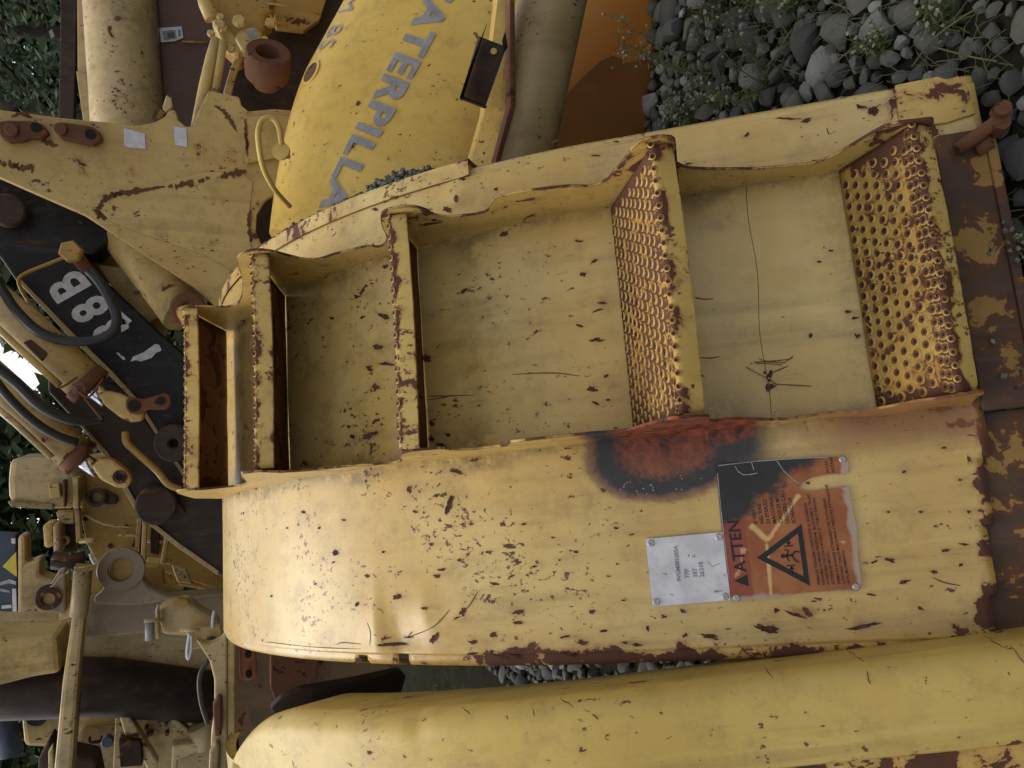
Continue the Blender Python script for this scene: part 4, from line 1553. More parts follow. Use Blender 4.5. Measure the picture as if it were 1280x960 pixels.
# lifting loop
hp1 = tree.ray_cast(CAM, ray(354, 185).normalized())
hp2 = tree.ray_cast(CAM, ray(360, 250).normalized())
Yl = 2.75
loop = [at(x, y, Yl + d) for x, y, d in ((360, 196, 0.12), (352, 178, 0.02), (349, 160, 0.0), (341, 148, 0.0), (329, 149, 0.0), (323, 163, 0.0), (324, 185, 0.02), (330, 212, 0.06), (344, 238, 0.12), (362, 258, 0.2))]
MB().tube(spline(loop, 4), 0.0095, 10).build("lifting_loop", M['tank'], tank)
MB().lathe(at(352, 190, Yl + 0.03), TM, [(0, 0), (0.03, 0), (0.03, 0.012), (0.0, 0.014)], 16).build("loop_boss", M['tank'], tank, smooth=40)

# ------------------------------------------------------------------ post with bracket leaning on the tank
pb = gnd(905, 60)
post = thing("steel_post", "round yellow steel post with a rust edged flange leaning before the lettered tank", "post", (at(650, 200, 2.2).x, 2.25, 0))


def cp(px, py, t):
    return CAM + ray(px, py) * t


MB().tube([cp(712, -90, 2.62), cp(690, 0, 2.58), cp(648, 190, 2.52), cp(628, 290, 2.5)], [0.112, 0.112, 0.112, 0.112], 32).build("tube", M['post'], post)
m = MB()
m.prism([cp(622, -60, 2.44), cp(641, -60, 2.44), cp(642, 0, 2.44), cp(643, 130, 2.42), cp(622, 196, 2.40), cp(612, 260, 2.40), cp(570, 260, 2.43), cp(588, 200, 2.43), cp(605, 140, 2.44), cp(622, 0, 2.46)][::-1], Vector((0.0, 0.05, 0.0)), 0.004)
m.build("flange_plate", M['strip'], post, smooth=40)
m = MB()
m.prism([cp(637, -60, 2.36), cp(643, -60, 2.37), cp(645, 132, 2.35), cp(627, 196, 2.33), cp(617, 250, 2.33), cp(610, 250, 2.32), cp(621, 195, 2.32), cp(638, 131, 2.34)], Vector((0.0, 0.035, 0.004)), 0.002)
m.build("rust_edge", M['rust'], post, smooth=40)
# channel bracket
br = MB()
br.prism([cp(600, 45, 2.34), cp(634, 58, 2.34), cp(607, 134, 2.34), cp(577, 122, 2.34)], Vector((0, 0.012, 0.004)), 0.003)
br.prism([cp(609, 28, 2.28), cp(603, 46, 2.33), cp(578, 124, 2.33), cp(575, 120, 2.26), cp(590, 75, 2.26)], Vector((-0.006, 0.004, 0.0)), 0.0015)
br.prism([cp(632, 40, 2.28), cp(635, 60, 2.34), cp(630, 66, 2.34), cp(628, 52, 2.3)], Vector((0.006, 0.004, 0.0)), 0.001)
br.prism([cp(577, 122, 2.335), cp(607, 134, 2.335), cp(606, 136, 2.27), cp(575, 124, 2.27)], Vector((0.004, 0.0, -0.006)), 0.001)
bracket = br.build("bracket", M['darkrust'], post, smooth=40)
MB().lathe(cp(617, 64, 2.336), Bk, [(0.0, 0.001), (0.0095, 0.001)], 14).build("bolt_hole", M['tank'], bracket)

# ------------------------------------------------------------------ yellow loader arm at the upper left
YA = 3.7
arm = thing("lift_arm_plate", "flat yellow loader arm plate with two rusted links and two white stickers", "loader arm", at(160, 220, YA) * 1 - Vector((0, 0, at(160, 220, YA).z)))
slab("arm_plate", [(-60, 126), (0, 137), (75, 147), (140, 153), (170, 157), (192, 153), (206, 146), (211, 138), (219, 137), (223, 150), (232, 158), (241, 158), (249, 136), (261, 113), (280, 117), (299, 121), (302, 132), (311, 139), (342, 136), (400, 140),
                   (400, 232), (352, 238), (332, 250), (321, 268), (320, 288), (326, 304), (345, 316), (400, 330), (400, 400), (282, 394), (240, 357), (196, 328), (152, 299), (105, 268), (50, 244), (0, 222), (-60, 196)], YA, 0.05, M['yellow_edge'], arm, bevel=0.006)
slab("stiffener", [(306, 146), (346, 143), (396, 150), (396, 240), (350, 196), (308, 204)], YA - 0.03, 0.028, M['yellow_edge'], arm, bevel=0.004)
slab("raised_rib", [(122, 244), (135, 236), (180, 234), (255, 215), (300, 214), (316, 228), (312, 262), (312, 300), (320, 330), (300, 345), (260, 320), (200, 300), (140, 278), (124, 262)], YA - 0.006, 0.005, M['yellow'], arm, bevel=0.002)
for (pts, h) in (([(-4, 152), (10, 150), (40, 151), (55, 156), (61, 166), (52, 173), (38, 172), (28, 176), (10, 177), (0, 170)], ((15, 163), (45, 159))),
                 ([(72, 152), (84, 153), (116, 158), (126, 166), (127, 175), (118, 181), (100, 178), (76, 172), (68, 162)], ((76, 162), (113, 168)))):
    lk = slab("link_plate", pts, YA - 0.045, 0.04, M['rust'], arm, bevel=0.006)
    disc("link_hole", h[1][0], h[1][1], YA - 0.0455, 0.02, 0.004, M['dark'], lk)
    disc("link_pin", h[0][0], h[0][1], YA - 0.046, 0.024, 0.018, M['rust'], lk)
slab("sticker", [(155, 160), (181, 167), (182, 186), (160, 184), (155, 181)], YA - 0.004, 0.003, M['sticker'], arm, bevel=0)
slab("sticker", [(217, 158), (233, 160), (234, 184), (219, 181)], YA - 0.004, 0.003, M['sticker'], arm, bevel=0)


def ragged(name, pts, wpx, Y, parent, seed, mat='rust'):
    """thin scab of rust with a broken outline following a line of points"""
    r = random.Random(seed)
    P = [Vector((x, y, 0)) for x, y in pts]
    P = spline(P, 16)
    A, B = [], []
    for i, p in enumerate(P):
        t = (P[min(i + 1, len(P) - 1)] - P[max(i - 1, 0)]).normalized()
        nn = Vector((-t.y, t.x, 0))
        e = min(1, 3 * min(i, len(P) - 1 - i) / len(P) + 0.25)
        k1 = 0.62 + 0.75 * mnoise.noise(Vector((i * 0.23, seed * 3.1, 0))) + 0.4 * mnoise.noise(Vector((i * 0.71, seed * 1.7, 5)))
        k2 = 0.62 + 0.75 * mnoise.noise(Vector((i * 0.23, seed * 2.3, 9))) + 0.4 * mnoise.noise(Vector((i * 0.71, seed * 1.1, 7)))
        A.append(p + nn * wpx * e * max(0.05, k1))
        B.append(p - nn * wpx * e * max(0.05, k2))
    bm = bmesh.new()
    va = [bm.verts.new(at(p.x, p.y, Y)) for p in A]
    vb = [bm.verts.new(at(p.x, p.y, Y)) for p in B]
    for i in range(len(P) - 1):
        if mnoise.noise(Vector((i * 0.17, seed * 5.7, 2))) > -0.45:
            bm.faces.new((va[i], va[i + 1], vb[i + 1], vb[i]))
    m = MB()
    m.bm.free()
    m.bm = bm
    o = m.build(name, M[mat], parent)
    so_ = o.modifiers.new("thickness", 'SOLIDIFY')
    so_.thickness = 0.002
    return o


ragged("rust_scab", ((122, 270), (124, 258), (134, 247), (150, 242), (180, 237), (206, 233)), 5, YA - 0.009, arm, 1)
ragged("rust_scab", ((210, 234), (226, 231), (250, 225), (262, 222)), 5, YA - 0.009, arm, 2)
ragged("rust_scab", ((272, 222), (286, 218), (296, 216), (308, 214)), 6, YA - 0.009, arm, 3)
ragged("rust_scab", ((118, 262), (124, 268), (134, 272)), 7, YA - 0.003, arm, 4)
ragged("rust_scab", ((-4, 198), (4, 206), (14, 204), (22, 210), (38, 208), (40, 216)), 6, YA - 0.003, arm, 5)
ragged("rust_scab", ((268, 132), (280, 140), (288, 150), (296, 164)), 4, YA - 0.003, arm, 6)
ragged("rust_scab", ((14, 146), (26, 142), (40, 147)), 3, YA - 0.003, arm, 7)
ragged("rust_scab", ((46, 172), (60, 178), (72, 182)), 4, YA - 0.003, arm, 8)
ragged("rust_scab", ((306, 148), (308, 170), (309, 196)), 3, YA - 0.033, arm, 9)
ragged("rust_scab", ((313, 262), (311, 280), (314, 300)), 3.5, YA - 0.009, arm, 10)
# cylinder barrel and plates under the arm
cyl = thing("hydraulic_cylinder", "short thick yellow hydraulic cylinder between the loader arm and the black boom", "cylinder", at(200, 345, 3.9) - Vector((0, 0, at(200, 345, 3.9).z)))
pipe("barrel", [(150, 286, 4.1), (185, 330, 4.0), (232, 392, 3.85)], 0.105, M['yellow'], cyl, 24)
disc("barrel_eye", 236, 388, 3.72, 0.075, 0.06, M['rust'], cyl, hole=0.03)
slab("bracket_plate", [(93, 317), (110, 300), (160, 330), (205, 400), (208, 440), (195, 412), (150, 365)], 4.25, 0.05, M['ochre'], cyl)
slab("bracket_plate", [(120, 330), (165, 335), (205, 392), (186, 404), (150, 372)], 4.15, 0.03, M['yellow'], cyl)

# ------------------------------------------------------------------ black boom with white number
YB = 4.0
boom = thing("backhoe_boom", "black backhoe boom with worn white number and yellow hydraulic rams", "boom", at(140, 450, YB) - Vector((0, 0, at(140, 450, YB).z)))
slab("boom_box", [(-60, 200), (20, 222), (100, 262), (150, 292), (118, 318), (95, 318), (150, 368), (194, 410), (232, 443), (300, 500), (300, 640), (228, 594), (169, 500), (138, 469), (84, 416), (20, 351), (0, 322), (-60, 262)], YB, 0.30, M['black'], boom, bevel=0.012)
slab("boom_arm", [(60, 455), (110, 470), (150, 480), (228, 585), (300, 640), (300, 742), (272, 717), (222, 682), (174, 644), (132, 568), (101, 534), (60, 490)], YB + 0.06, 0.24, M['blackbrown'], boom, bevel=0.012)
slab("edge_strip", [(20, 349), (26, 349), (88, 413), (142, 466), (172, 499), (232, 592), (229, 596), (168, 502), (138, 471), (84, 418)], YB - 0.012, 0.02, M['post'], boom, bevel=0.002)
slab("edge_strip", [(100, 531), (104, 532), (136, 567), (178, 642), (224, 679), (274, 714), (272, 719), (221, 684), (173, 645), (131, 570)], YB + 0.045, 0.02, M['post'], boom, bevel=0.002)
pin = disc("pivot_pin", 12, 265, YB - 0.05, 0.07, 0.05, M['blackbrown'], boom)
# number, each character set along the boom
rd = Vector((-0.62, -0.785))
ud = Vector((-0.87, 0.49))


def boom_text(ch, cx, cy, size, wid):
    def fn(x, y):
        u, v = (x - 0.33 * size) * wid, (y - 0.36 * size)
        p = at(cx + rd.x * u + ud.x * v, cy + rd.y * u + ud.y * v, YB - 0.004)
        return p - Vector(WM[boom.name].translation)
    text_mesh("number", ch, size, fn, M['letter_white'], boom, bold=2.0)


boom_text("B", 83, 357, 66, 0.80)
boom_text("8", 109, 384, 63, 0.80)
boom_text("3", 134, 409, 60, 0.80)


def paint_bit(pts):
    m = MB()
    m.bm.faces.new([m.bm.verts.new(at(x, y, YB - 0.004)) for x, y in pts])
    m.build("paint_remnant", M['letter_white'], boom)


paint_bit([(149, 387), (157, 394), (165, 401), (160, 405), (150, 406), (147, 402)])
paint_bit([(163, 452), (166, 446), (180, 440), (194, 430), (199, 431), (202, 438), (195, 441), (190, 447), (176, 452), (170, 450)])
paint_bit([(145, 441), (149, 441), (151, 444), (155, 446), (157, 449), (154, 450), (149, 445)])
# rams
def ram(pts_b, rb, pts_r, rr, eye, re, hole):
    rm_ = pipe("ram_barrel", pts_b, rb, M['beige'], boom, 22)
    pipe("gland", [pts_b[-1], tuple(a + (b - a) * 0.35 for a, b in zip(pts_b[-1], pts_r[1]))], rb * 1.12, M['rust'], rm_, 20)
    pipe("ram_rod", pts_r, rr, M['chrome'], boom, 18)
    e = slab("rod_eye", eye, pts_r[-1][2] - 0.07, 0.09, M['yellow_edge'], boom, bevel=0.012)
    disc("eye_bore", hole[0], hole[1], pts_r[-1][2] - 0.072, re, 0.006, M['rust'], e, hole=re * 0.55)
    disc("eye_mouth", hole[0], hole[1], pts_r[-1][2] - 0.071, re * 0.6, 0.003, M['dark'], e)


ram([(-60, 338, 3.75), (20, 400, 3.75), (104, 476, 3.75)], 0.082, [(104, 476, 3.75), (135, 502, 3.75)], 0.035, [(124, 494), (132, 488), (150, 492), (172, 503), (181, 515), (178, 526), (166, 529), (150, 522), (130, 506)], 0.022, (168, 507))
ram([(-60, 430, 3.95), (10, 492, 3.95), (92, 566, 3.95)], 0.078, [(92, 566, 3.95), (124, 590, 3.95)], 0.034, [(114, 583), (124, 573), (140, 574), (160, 590), (165, 600), (160, 610), (146, 610), (126, 600)], 0.03, (150, 596))
lk = slab("link_plate", [(157, 500), (162, 496), (180, 499), (206, 491), (213, 495), (214, 506), (208, 512), (186, 512), (174, 519), (162, 517), (157, 510)], 3.64, 0.03, M['rust'], boom, bevel=0.006)
disc("link_hole", 168, 507, 3.637, 0.024, 0.004, M['dark'], lk)
disc("link_hole", 201, 501, 3.637, 0.018, 0.004, M['dark'], lk)
disc("pivot_disc", 218, 553, YB - 0.06, 0.085, 0.06, M['blackbrown'], boom, hole=0.02)
disc("pivot_disc", 196, 630, YB + 0.0, 0.09, 0.06, M['darkrust'], boom)
slab("pivot_lug", [(182, 618), (200, 612), (216, 618), (232, 640), (222, 646), (196, 650), (180, 640)], YB + 0.035, 0.03, M['darkrust'], boom)
# steel lines and hoses
pipe("steel_line", [(-40, 375, 3.62), (20, 432, 3.62), (75, 482, 3.62)], 0.014, M['yellow'], boom)
pipe("steel_line", [(-40, 480, 3.85), (20, 530, 3.85), (65, 572, 3.85)], 0.014, M['beige'], boom)
pipe("steel_line", [(157, 540, 3.93), (158, 552, 3.92), (170, 565, 3.92), (196, 588, 3.92), (210, 605, 3.92), (226, 612, 3.92)], 0.016, M['ochre'], boom, sub=4)
pipe("number_loop_hose", [(109, 336, 3.72), (124, 352, 3.68), (138, 375, 3.66), (146, 396, 3.66), (141, 414, 3.66), (124, 424, 3.66), (100, 427, 3.66), (72, 424, 3.66), (45, 412, 3.66), (20, 388, 3.68), (2, 362, 3.7), (-20, 330, 3.75)], 0.020, M['rubber'], boom, 12, sub=5)
fit = pipe("hose_fitting", [(84, 312, 3.74), (97, 322, 3.73), (110, 338, 3.72)], [0.035, 0.028, 0.026], M['rust'], boom, 8)
disc("fitting_nut", 90, 316, 3.69, 0.045, 0.05, M['ochre'], fit, n=6)
pipe("wire_guard", [(90, 318, 3.85), (55, 332, 3.85), (28, 344, 3.85), (24, 356, 3.85), (38, 380, 3.85), (52, 396, 3.85), (62, 398, 3.85)], 0.008, M['ochre'], boom, sub=3)
pipe("return_hose", [(-10, 455, 3.6), (20, 478, 3.6), (48, 505, 3.6), (75, 520, 3.62), (100, 526, 3.66), (128, 522, 3.7)], 0.022, M['rubber'], boom, 12, sub=4)
pipe("return_hose", [(-10, 470, 3.66), (14, 500, 3.66), (44, 528, 3.68), (72, 545, 3.7), (96, 553, 3.74)], 0.018, M['rubber'], boom, 12, sub=4)
rw = random.Random(4)
for k in range(5):
    x0, y0 = rw.choice(((80, 470), (96, 478), (78, 562), (70, 575), (110, 500)))
    pipe("tie_wire", [(x0 + rw.uniform(-12, 12), y0 + rw.uniform(-8, 8), 3.62), (x0 + rw.uniform(-4, 20), y0 + rw.uniform(0, 22), 3.6), (x0 + rw.uniform(10, 36), y0 + rw.uniform(-8, 26), 3.62)], 0.005, M['rust'], boom, 5, sub=4)
slab("clamp", [(28, 428), (38, 424), (60, 442), (52, 452)], 3.66, 0.04, M['darkrust'], boom)

# ------------------------------------------------------------------ cab pieces at the upper left corner
YC = 5.2
cab = thing("cab_panel", "maroon cab side with a broad rounded beige corner post and small printed label", "cab", at(185, 80, YC) - Vector((0, 0, at(185, 80, YC).z)))
slab("side_panel", [(150, -40), (330, -40), (330, 260), (150, 260)], YC, 0.06, M['maroon'], cab)
pipe("corner_post", [(146, -70, YC - 0.02), (150, 0, YC - 0.02), (158, 120, YC - 0.02), (166, 260, YC - 0.02)], [0.2, 0.2, 0.2, 0.2], M['beige'], cab, 32)
lb = slab("printed_label", [(199, 35), (227, 33), (229, 47), (219, 51), (201, 53)], YC - 0.012, 0.01, M['sticker'], cab, bevel=0)
slab("label_picture", [(203, 39), (219, 37), (221, 48), (205, 50)], YC - 0.015, 0.002, M['ink_grey'], lb, bevel=0)
slab("label_picture", [(209, 41), (217, 40), (218, 46), (210, 47)], YC - 0.018, 0.002, M['moss'], lb, bevel=0)
slab("label_picture", [(222, 37), (226, 37), (226, 45), (223, 46)], YC - 0.015, 0.002, M['ink_grey'], lb, bevel=0)
MB().tube([at(228, 52, YC - 0.02), at(264, 53, YC - 0.02)], 0.006, 6).build("trim_line", M['ochre'], cab)
frame = thing("window_frame", "dark brown upright bar with narrow beige boards beside the trees", "frame", at(86, 70, 5.6) - Vector((0, 0, at(86, 70, 5.6).z)))
slab("upright_bar", [(76, -40), (97, -40), (95, 60), (92, 152), (73, 152), (75, 60)], 5.6, 0.10, M['blackbrown'], frame)
slab("board", [(96, -40), (112, -40), (116, 40), (110, 92), (97, 88)], 5.55, 0.06, M['beige'], frame)
slab("board", [(95, 88), (108, 92), (116, 152), (104, 152)], 5.5, 0.06, M['beige'], frame)
slab("board", [(114, -40), (120, -40), (126, 60), (134, 156), (124, 156), (116, 60)], 5.45, 0.08, M['maroon'], frame)
slab("board", [(118, 110), (124, 110), (128, 156), (121, 156)], 5.4, 0.05, M['yellow'], frame)

knob = thing("lever_stub", "small pale lever stub standing on the upper edge of the loader arm", "lever", at(205, 145, 3.74) - Vector((0, 0, at(205, 145, 3.74).z)))
slab("lever_blade", [(203, 134), (208, 118), (214, 121), (216, 134), (208, 140)], 3.74, 0.03, M['beige'], knob)
slab("lever_foot", [(189, 147), (193, 137), (202, 136), (208, 142), (200, 150)], 3.74, 0.03, M['darkrust'], knob)

# gearbox with lines
YG = 3.9
gear = thing("gear_housing", "orange yellow bolted gear housing with pipes beside the lettered tank", "machine part", at(290, 50, YG) - Vector((0, 0, at(290, 50, YG).z)))
slab("casting", [(262, -40), (345, -40), (345, 10), (330, 20), (334, 36), (322, 44), (308, 56), (300, 62), (292, 52), (280, 40), (268, 24)], YG, 0.3, M['ochre'], gear, bevel=0.03)
slab("flange", [(264, 22), (272, 20), (284, 34), (300, 50), (306, 62), (298, 68), (286, 62), (276, 50)], YG - 0.06, 0.08, M['yellow'], gear, bevel=0.02)
slab("cover", [(293, 46), (300, 36), (318, 32), (330, 40), (326, 52), (312, 62), (302, 62)], YG - 0.1, 0.1, M['yellow'], gear, bevel=0.015)
slab("patch", [(307, 40), (320, 36), (322, 44), (312, 50)], YG - 0.103, 0.003, M['letter_grey'], gear, bevel=0)
for (x, y, r) in ((299, 28, 0.030), (275, 32, 0.026), (279, 36, 0.02), (264, 43, 0.018), (288, 62, 0.02), (276, 22, 0.018), (331, 50, 0.016), (338, 30, 0.025)):
    MB().lathe(at(x, y, YG - 0.1), (0.2, -1, 0.1), [(r, 0), (r, r * 0.6), (r * 0.8, r * 0.8), (0, r * 0.8)], 6).build("bolt_head", M['yellow'], gear)
pipe("oil_pipe", [(250, -40, YG - 0.05), (258, 6, YG - 0.05), (266, 24, YG - 0.05)], 0.035, M['yellow'], gear, 14)
pipe("oil_pipe", [(270, 48, YG - 0.1), (264, 74, YG - 0.1), (256, 108, YG - 0.12), (244, 160, YG - 0.1)], [0.02, 0.026, 0.026, 0.02], M['yellow'], gear, 12)
pipe("oil_pipe", [(279, 52, YG - 0.12), (275, 80, YG - 0.12), (268, 118, YG - 0.12)], 0.018, M['yellow'], gear, 12)
slab("stay", [(298, 64), (306, 66), (296, 92), (288, 122), (279, 116), (288, 84)], YG + 0.1, 0.03, M['beige'], gear)
slab("back_plate", [(292, -40), (480, -40), (480, 330), (300, 330), (285, 120)], YG + 0.5, 0.06, M['blackbrown'], gear)
slab("inner_plate", [(334, -40), (420, -40), (400, 24), (380, 38), (345, 34)], YG + 0.35, 0.05, M['ochre'], gear)
for (p) in (((332, 4, YG - 0.05), (360, 8, YG - 0.1), (400, 18, YG)), ((336, 18, YG - 0.05), (352, 30, YG - 0.08), (372, 22, YG))):
    pipe("loose_wire", p, 0.004, M['ochre'], gear, 5, sub=4)
bush = thing("pipe_bushing", "short rusty ring shaped bushing facing outwards above the loader arm", "bushing", at(338, 88, 3.3) - Vector((0, 0, at(338, 88, 3.3).z)))
ax = (Bk * 0.75 + Rt * 0.55 - Up * 0.28).normalized()
MB().lathe(at(334, 92, 3.45), ax, [(0.048, -0.02), (0.048, 0.10), (0.052, 0.105), (0.084, 0.105), (0.09, 0.098), (0.092, 0.04), (0.088, -0.01), (0.07, -0.02), (0.05, -0.06), (0.048, -0.02)], 28).build("ring", M['rust'], bush, smooth=40)
MB().lathe(at(334, 92, 3.45), ax, [(0, 0.02), (0.048, 0.02)], 20).build("bore", M['dark'], bush)

# ------------------------------------------------------------------ far machines at the lower left
Y1 = 6.0
mA = thing("wheel_loader", "ochre loader body with a grimy beige box and round eye lug behind the boom", "loader", at(120, 650, Y1) - Vector((0, 0, at(120, 650, Y1).z)))
slab("body_plate", [(99, 572), (140, 565), (300, 640), (300, 745), (150, 720), (122, 708), (108, 680), (100, 640)], Y1, 0.2, M['ochre'], mA, bevel=0.015)
slab("grimy_box", [(12, 573), (78, 572), (98, 600), (96, 636), (60, 637), (10, 628), (9, 600)], Y1 - 0.3, 0.4, M['beige'], mA, bevel=0.04)
slab("box_edge", [(9, 627), (66, 630), (66, 637), (14, 634)], Y1 - 0.33, 0.05, M['post'], mA)
slab("upright_flange", [(90, 597), (98, 597), (98, 636), (92, 637)], Y1 - 0.34, 0.1, M['yellow'], mA)
slab("upright_flange", [(93, 637), (99, 637), (101, 675), (95, 680)], Y1 - 0.2, 0.1, M['yellow'], mA)
ey = slab("eye_lug", [(113, 616), (120, 612), (130, 613), (146, 622), (146, 630), (133, 631), (125, 627), (117, 628)], Y1 - 0.12, 0.1, M['blackbrown'], mA)
disc("eye_ring", 121, 621, Y1 - 0.14, 0.062, 0.05, M['darkrust'], ey, hole=0.035)
disc("eye_mouth", 121, 621, Y1 - 0.125, 0.036, 0.004, M['ochre'], ey)
slab("vertical_rib", [(171, 648), (177, 650), (173, 704), (168, 702)], Y1 - 0.1, 0.1, M['beige'], mA)
slab("side_cover", [(178, 652), (300, 690), (300, 745), (176, 706)], Y1 - 0.15, 0.1, M['ochre'], mA)
slab("crank_cover", [(160, 690), (170, 672), (174, 690), (171, 704), (163, 704)], Y1 - 0.06, 0.05, M['blackbrown'], mA)
for (x, y) in ((107, 648), (158, 658), (83, 646), (90, 650), (138, 682)):
    disc("bolt", x, y, Y1 - 0.02, 0.016, 0.02, M['blackbrown'], mA, n=8)
pipe("handle_rod", [(100, 676, Y1 - 0.2), (119, 675, Y1 - 0.25)], 0.018, M['yellow'], mA)
pipe("rail", [(178, 676, Y1 - 0.2), (205, 678, Y1 - 0.2)], 0.012, M['beige'], mA)
for pts_, Yo, mt in (([(178, 650), (184, 650), (182, 702), (176, 702)], 0.3, 'beige'), ([(184, 696), (214, 700), (214, 706), (183, 703)], 0.3, 'yellow'), ([(188, 660), (200, 664), (198, 694), (187, 692)], 0.22, 'blackbrown'),
                     ([(206, 668), (212, 670), (206, 706), (200, 704)], 0.34, 'beige'), ([(148, 668), (172, 669), (172, 671), (148, 671)], 0.16, 'beige'), ([(150, 684), (171, 686), (171, 688), (150, 687)], 0.16, 'beige'),
                     ([(196, 712), (204, 712), (203, 724), (196, 724)], 0.4, 'letter_grey'), ([(214, 706), (232, 712), (240, 730), (222, 728)], 0.36, 'beige'), ([(60, 606), (74, 604), (76, 622), (62, 624)], 0.36, 'yellow'), ([(78, 600), (82, 600), (82, 634), (79, 634)], 0.37, 'rust')):
    slab("bracket", pts_, Y1 - Yo, 0.06, M[mt], mA, bevel=0.008)
pipe("brake_line", [(100, 640, Y1 - .1), (130, 655, Y1 - .12), (168, 660, Y1 - .12)], 0.008, M['beige'], mA, 6, sub=3)
pipe("brake_line", [(104, 700, Y1 - .2), (120, 720, Y1 - .3), (128, 742, Y1 - .35)], 0.012, M['letter_grey'], mA, 6, sub=3)
mB = thing("valve_block", "small ochre valve frames stacked beside the ochre loader body", "machine part", at(80, 670, 5.8) - Vector((0, 0, at(80, 670, 5.8).z)))
slab("frame_block", [(53, 656), (66, 654), (66, 684), (55, 686)], 5.8, 0.2, M['yellow'], mB, bevel=0.02)
slab("frame_block", [(66, 656), (75, 656), (75, 694), (67, 695)], 5.75, 0.2, M['beige'], mB, bevel=0.015)
slab("frame_block", [(75, 656), (96, 654), (95, 690), (76, 692)], 5.95, 0.1, M['blackbrown'], mB)
slab("frame_block", [(70, 640), (92, 640), (92, 655), (74, 655)], 5.85, 0.1, M['beige'], mB)
disc("ring_nut", 81, 675, 5.9, 0.035, 0.04, M['yellow'], mB, hole=0.016, n=8)
pipe("valve_lines", [(66, 694, 5.7), (85, 700, 5.7), (106, 694, 5.7)], 0.03, M['darkrust'], mB)
pipe("valve_lines", [(64, 706, 5.7), (85, 706, 5.7), (106, 703, 5.7)], 0.03, M['blackbrown'], mB)
pipe("pale_cable", [(113, 692, 5.6), (116, 700, 5.6), (124, 712, 5.6)], 0.012, M['white'], mB, sub=3)

sign = thing("machine_side_panel", "blue machine panel with a yellow triangle and white letters at the left edge", "panel", at(10, 715, 6.4) - Vector((0, 0, at(10, 715, 6.4).z)))
slab("panel", [(-60, 664), (20, 668), (22, 775), (-60, 775)], 6.4, 0.1, M['blue'], sign, bevel=0.01)
slab("triangle", [(3, 708), (20, 690), (21, 721)], 6.39, 0.008, M['sign_yellow'], sign, bevel=0)
slab("white_band", [(14, 673), (19, 673), (19, 680), (14, 679)], 6.39, 0.008, M['white'], sign, bevel=0)
for pts in ([(15, 736), (20, 736), (21, 772), (16, 772)], [(2, 757), (14, 756), (14, 760), (2, 761)], [(2, 766), (14, 766), (14, 770), (2, 770)]):
    slab("white_letter", pts, 6.39, 0.008, M['white'], sign, bevel=0)
for pts in ([(0, 728), (12, 724), (20, 727), (20, 731), (11, 729), (0, 732)], [(-2, 735), (12, 738), (12, 741), (-2, 739)]):
    slab("pale_letter", pts, 6.39, 0.008, M['burnt_ink'], sign, bevel=0)
slab("edge_post", [(22, 670), (31, 670), (32, 705), (50, 698), (49, 720), (75, 728), (75, 776), (22, 776)], 6.2, 0.2, M['beige'], sign, bevel=0.03)

# lifting frame
Y2 = 5.0
mC = thing("hoist_frame", "beige lift frame with round lifting eyes and a thick dark axle tube below", "lift frame", at(180, 790, Y2) - Vector((0, 0, at(180, 790, Y2).z)))
slab("cross_beam", [(108, 750), (200, 750), (290, 742), (290, 800), (190, 792), (108, 800)], Y2 + 0.1, 0.2, M['brownmetal'], mC, bevel=0.02)
slab("cross_rail", [(92, 708), (122, 710), (196, 708), (204, 712), (206, 730), (230, 738), (200, 742), (100, 742)], Y2 + 0.4, 0.1, M['ochre'], mC, bevel=0.01)
e = slab("lifting_eye", [(116, 748), (128, 738), (133, 722), (136, 706), (147, 697), (160, 697), (171, 704), (177, 718), (186, 732), (204, 742), (236, 750), (160, 758), (118, 756)], Y2, 0.08, M['brownmetal'], mC, bevel=0.015)
disc("eye_ring", 152, 711, Y2 - 0.015, 0.125, 0.03, M['brownmetal'], e, hole=0.065, n=32)
disc("eye_mouth", 153, 711, Y2 - 0.004, 0.066, 0.003, M['ochre'], e)
slab("lower_beam", [(-60, 772), (0, 775), (110, 776), (270, 800), (300, 806), (300, 868), (240, 846), (100, 822), (0, 812), (-60, 812)], Y2 + 0.35, 0.2, M['beige'], mC, bevel=0.02)
MB().tube([at(-60, 868, Y2 + 0.3), at(40, 862, Y2 + 0.3), at(130, 858, Y2 + 0.3), at(290, 874, Y2 + 0.3)], [0.15, 0.165, 0.17, 0.15], 28).build("axle_tube", M['blackbrown'], mC)
slab("end_box", [(-60, 800), (10, 800), (72, 796), (76, 842), (38, 848), (0, 858), (-60, 866)], Y2 - 0.1, 0.35, M['yellow'], mC, bevel=0.03)
bar = slab("upright_bar", [(92, 714), (108, 712), (107, 760), (98, 850), (90, 975), (66, 975), (78, 850), (90, 768)], Y2 - 0.3, 0.12, M['beige'], mC, bevel=0.02)
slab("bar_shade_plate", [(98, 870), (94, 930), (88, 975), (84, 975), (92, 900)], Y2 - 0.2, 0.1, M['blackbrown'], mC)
pipe("bar_clamp", [(104, 712, Y2 - 0.32), (101, 745, Y2 - 0.32), (98, 770, Y2 - 0.32)], 0.045, M['post'], mC, 14)
for dy, Yo in ((0, 0.0), (-8, 0.14)):
    lg = slab("double_lug", [(74, 720 + dy), (82, 718 + dy), (82, 766), (76, 768), (60, 764), (50, 757), (47, 748), (52, 739), (64, 734 + dy * 0.5)], Y2 - 0.25 + Yo, 0.05, M['brownmetal'], mC, bevel=0.01)
    disc("lug_ring", 61, 748 + dy * 0.5, Y2 - 0.265 + Yo, 0.06, 0.02, M['darkrust'], lg, hole=0.032)
    disc("lug_mouth", 61, 748 + dy * 0.5, Y2 - 0.256 + Yo, 0.034, 0.004, M['ochre'], lg)
slab("lug_base", [(72, 725), (84, 716), (88, 772), (74, 776)], Y2 - 0.2, 0.1, M['beige'], mC)
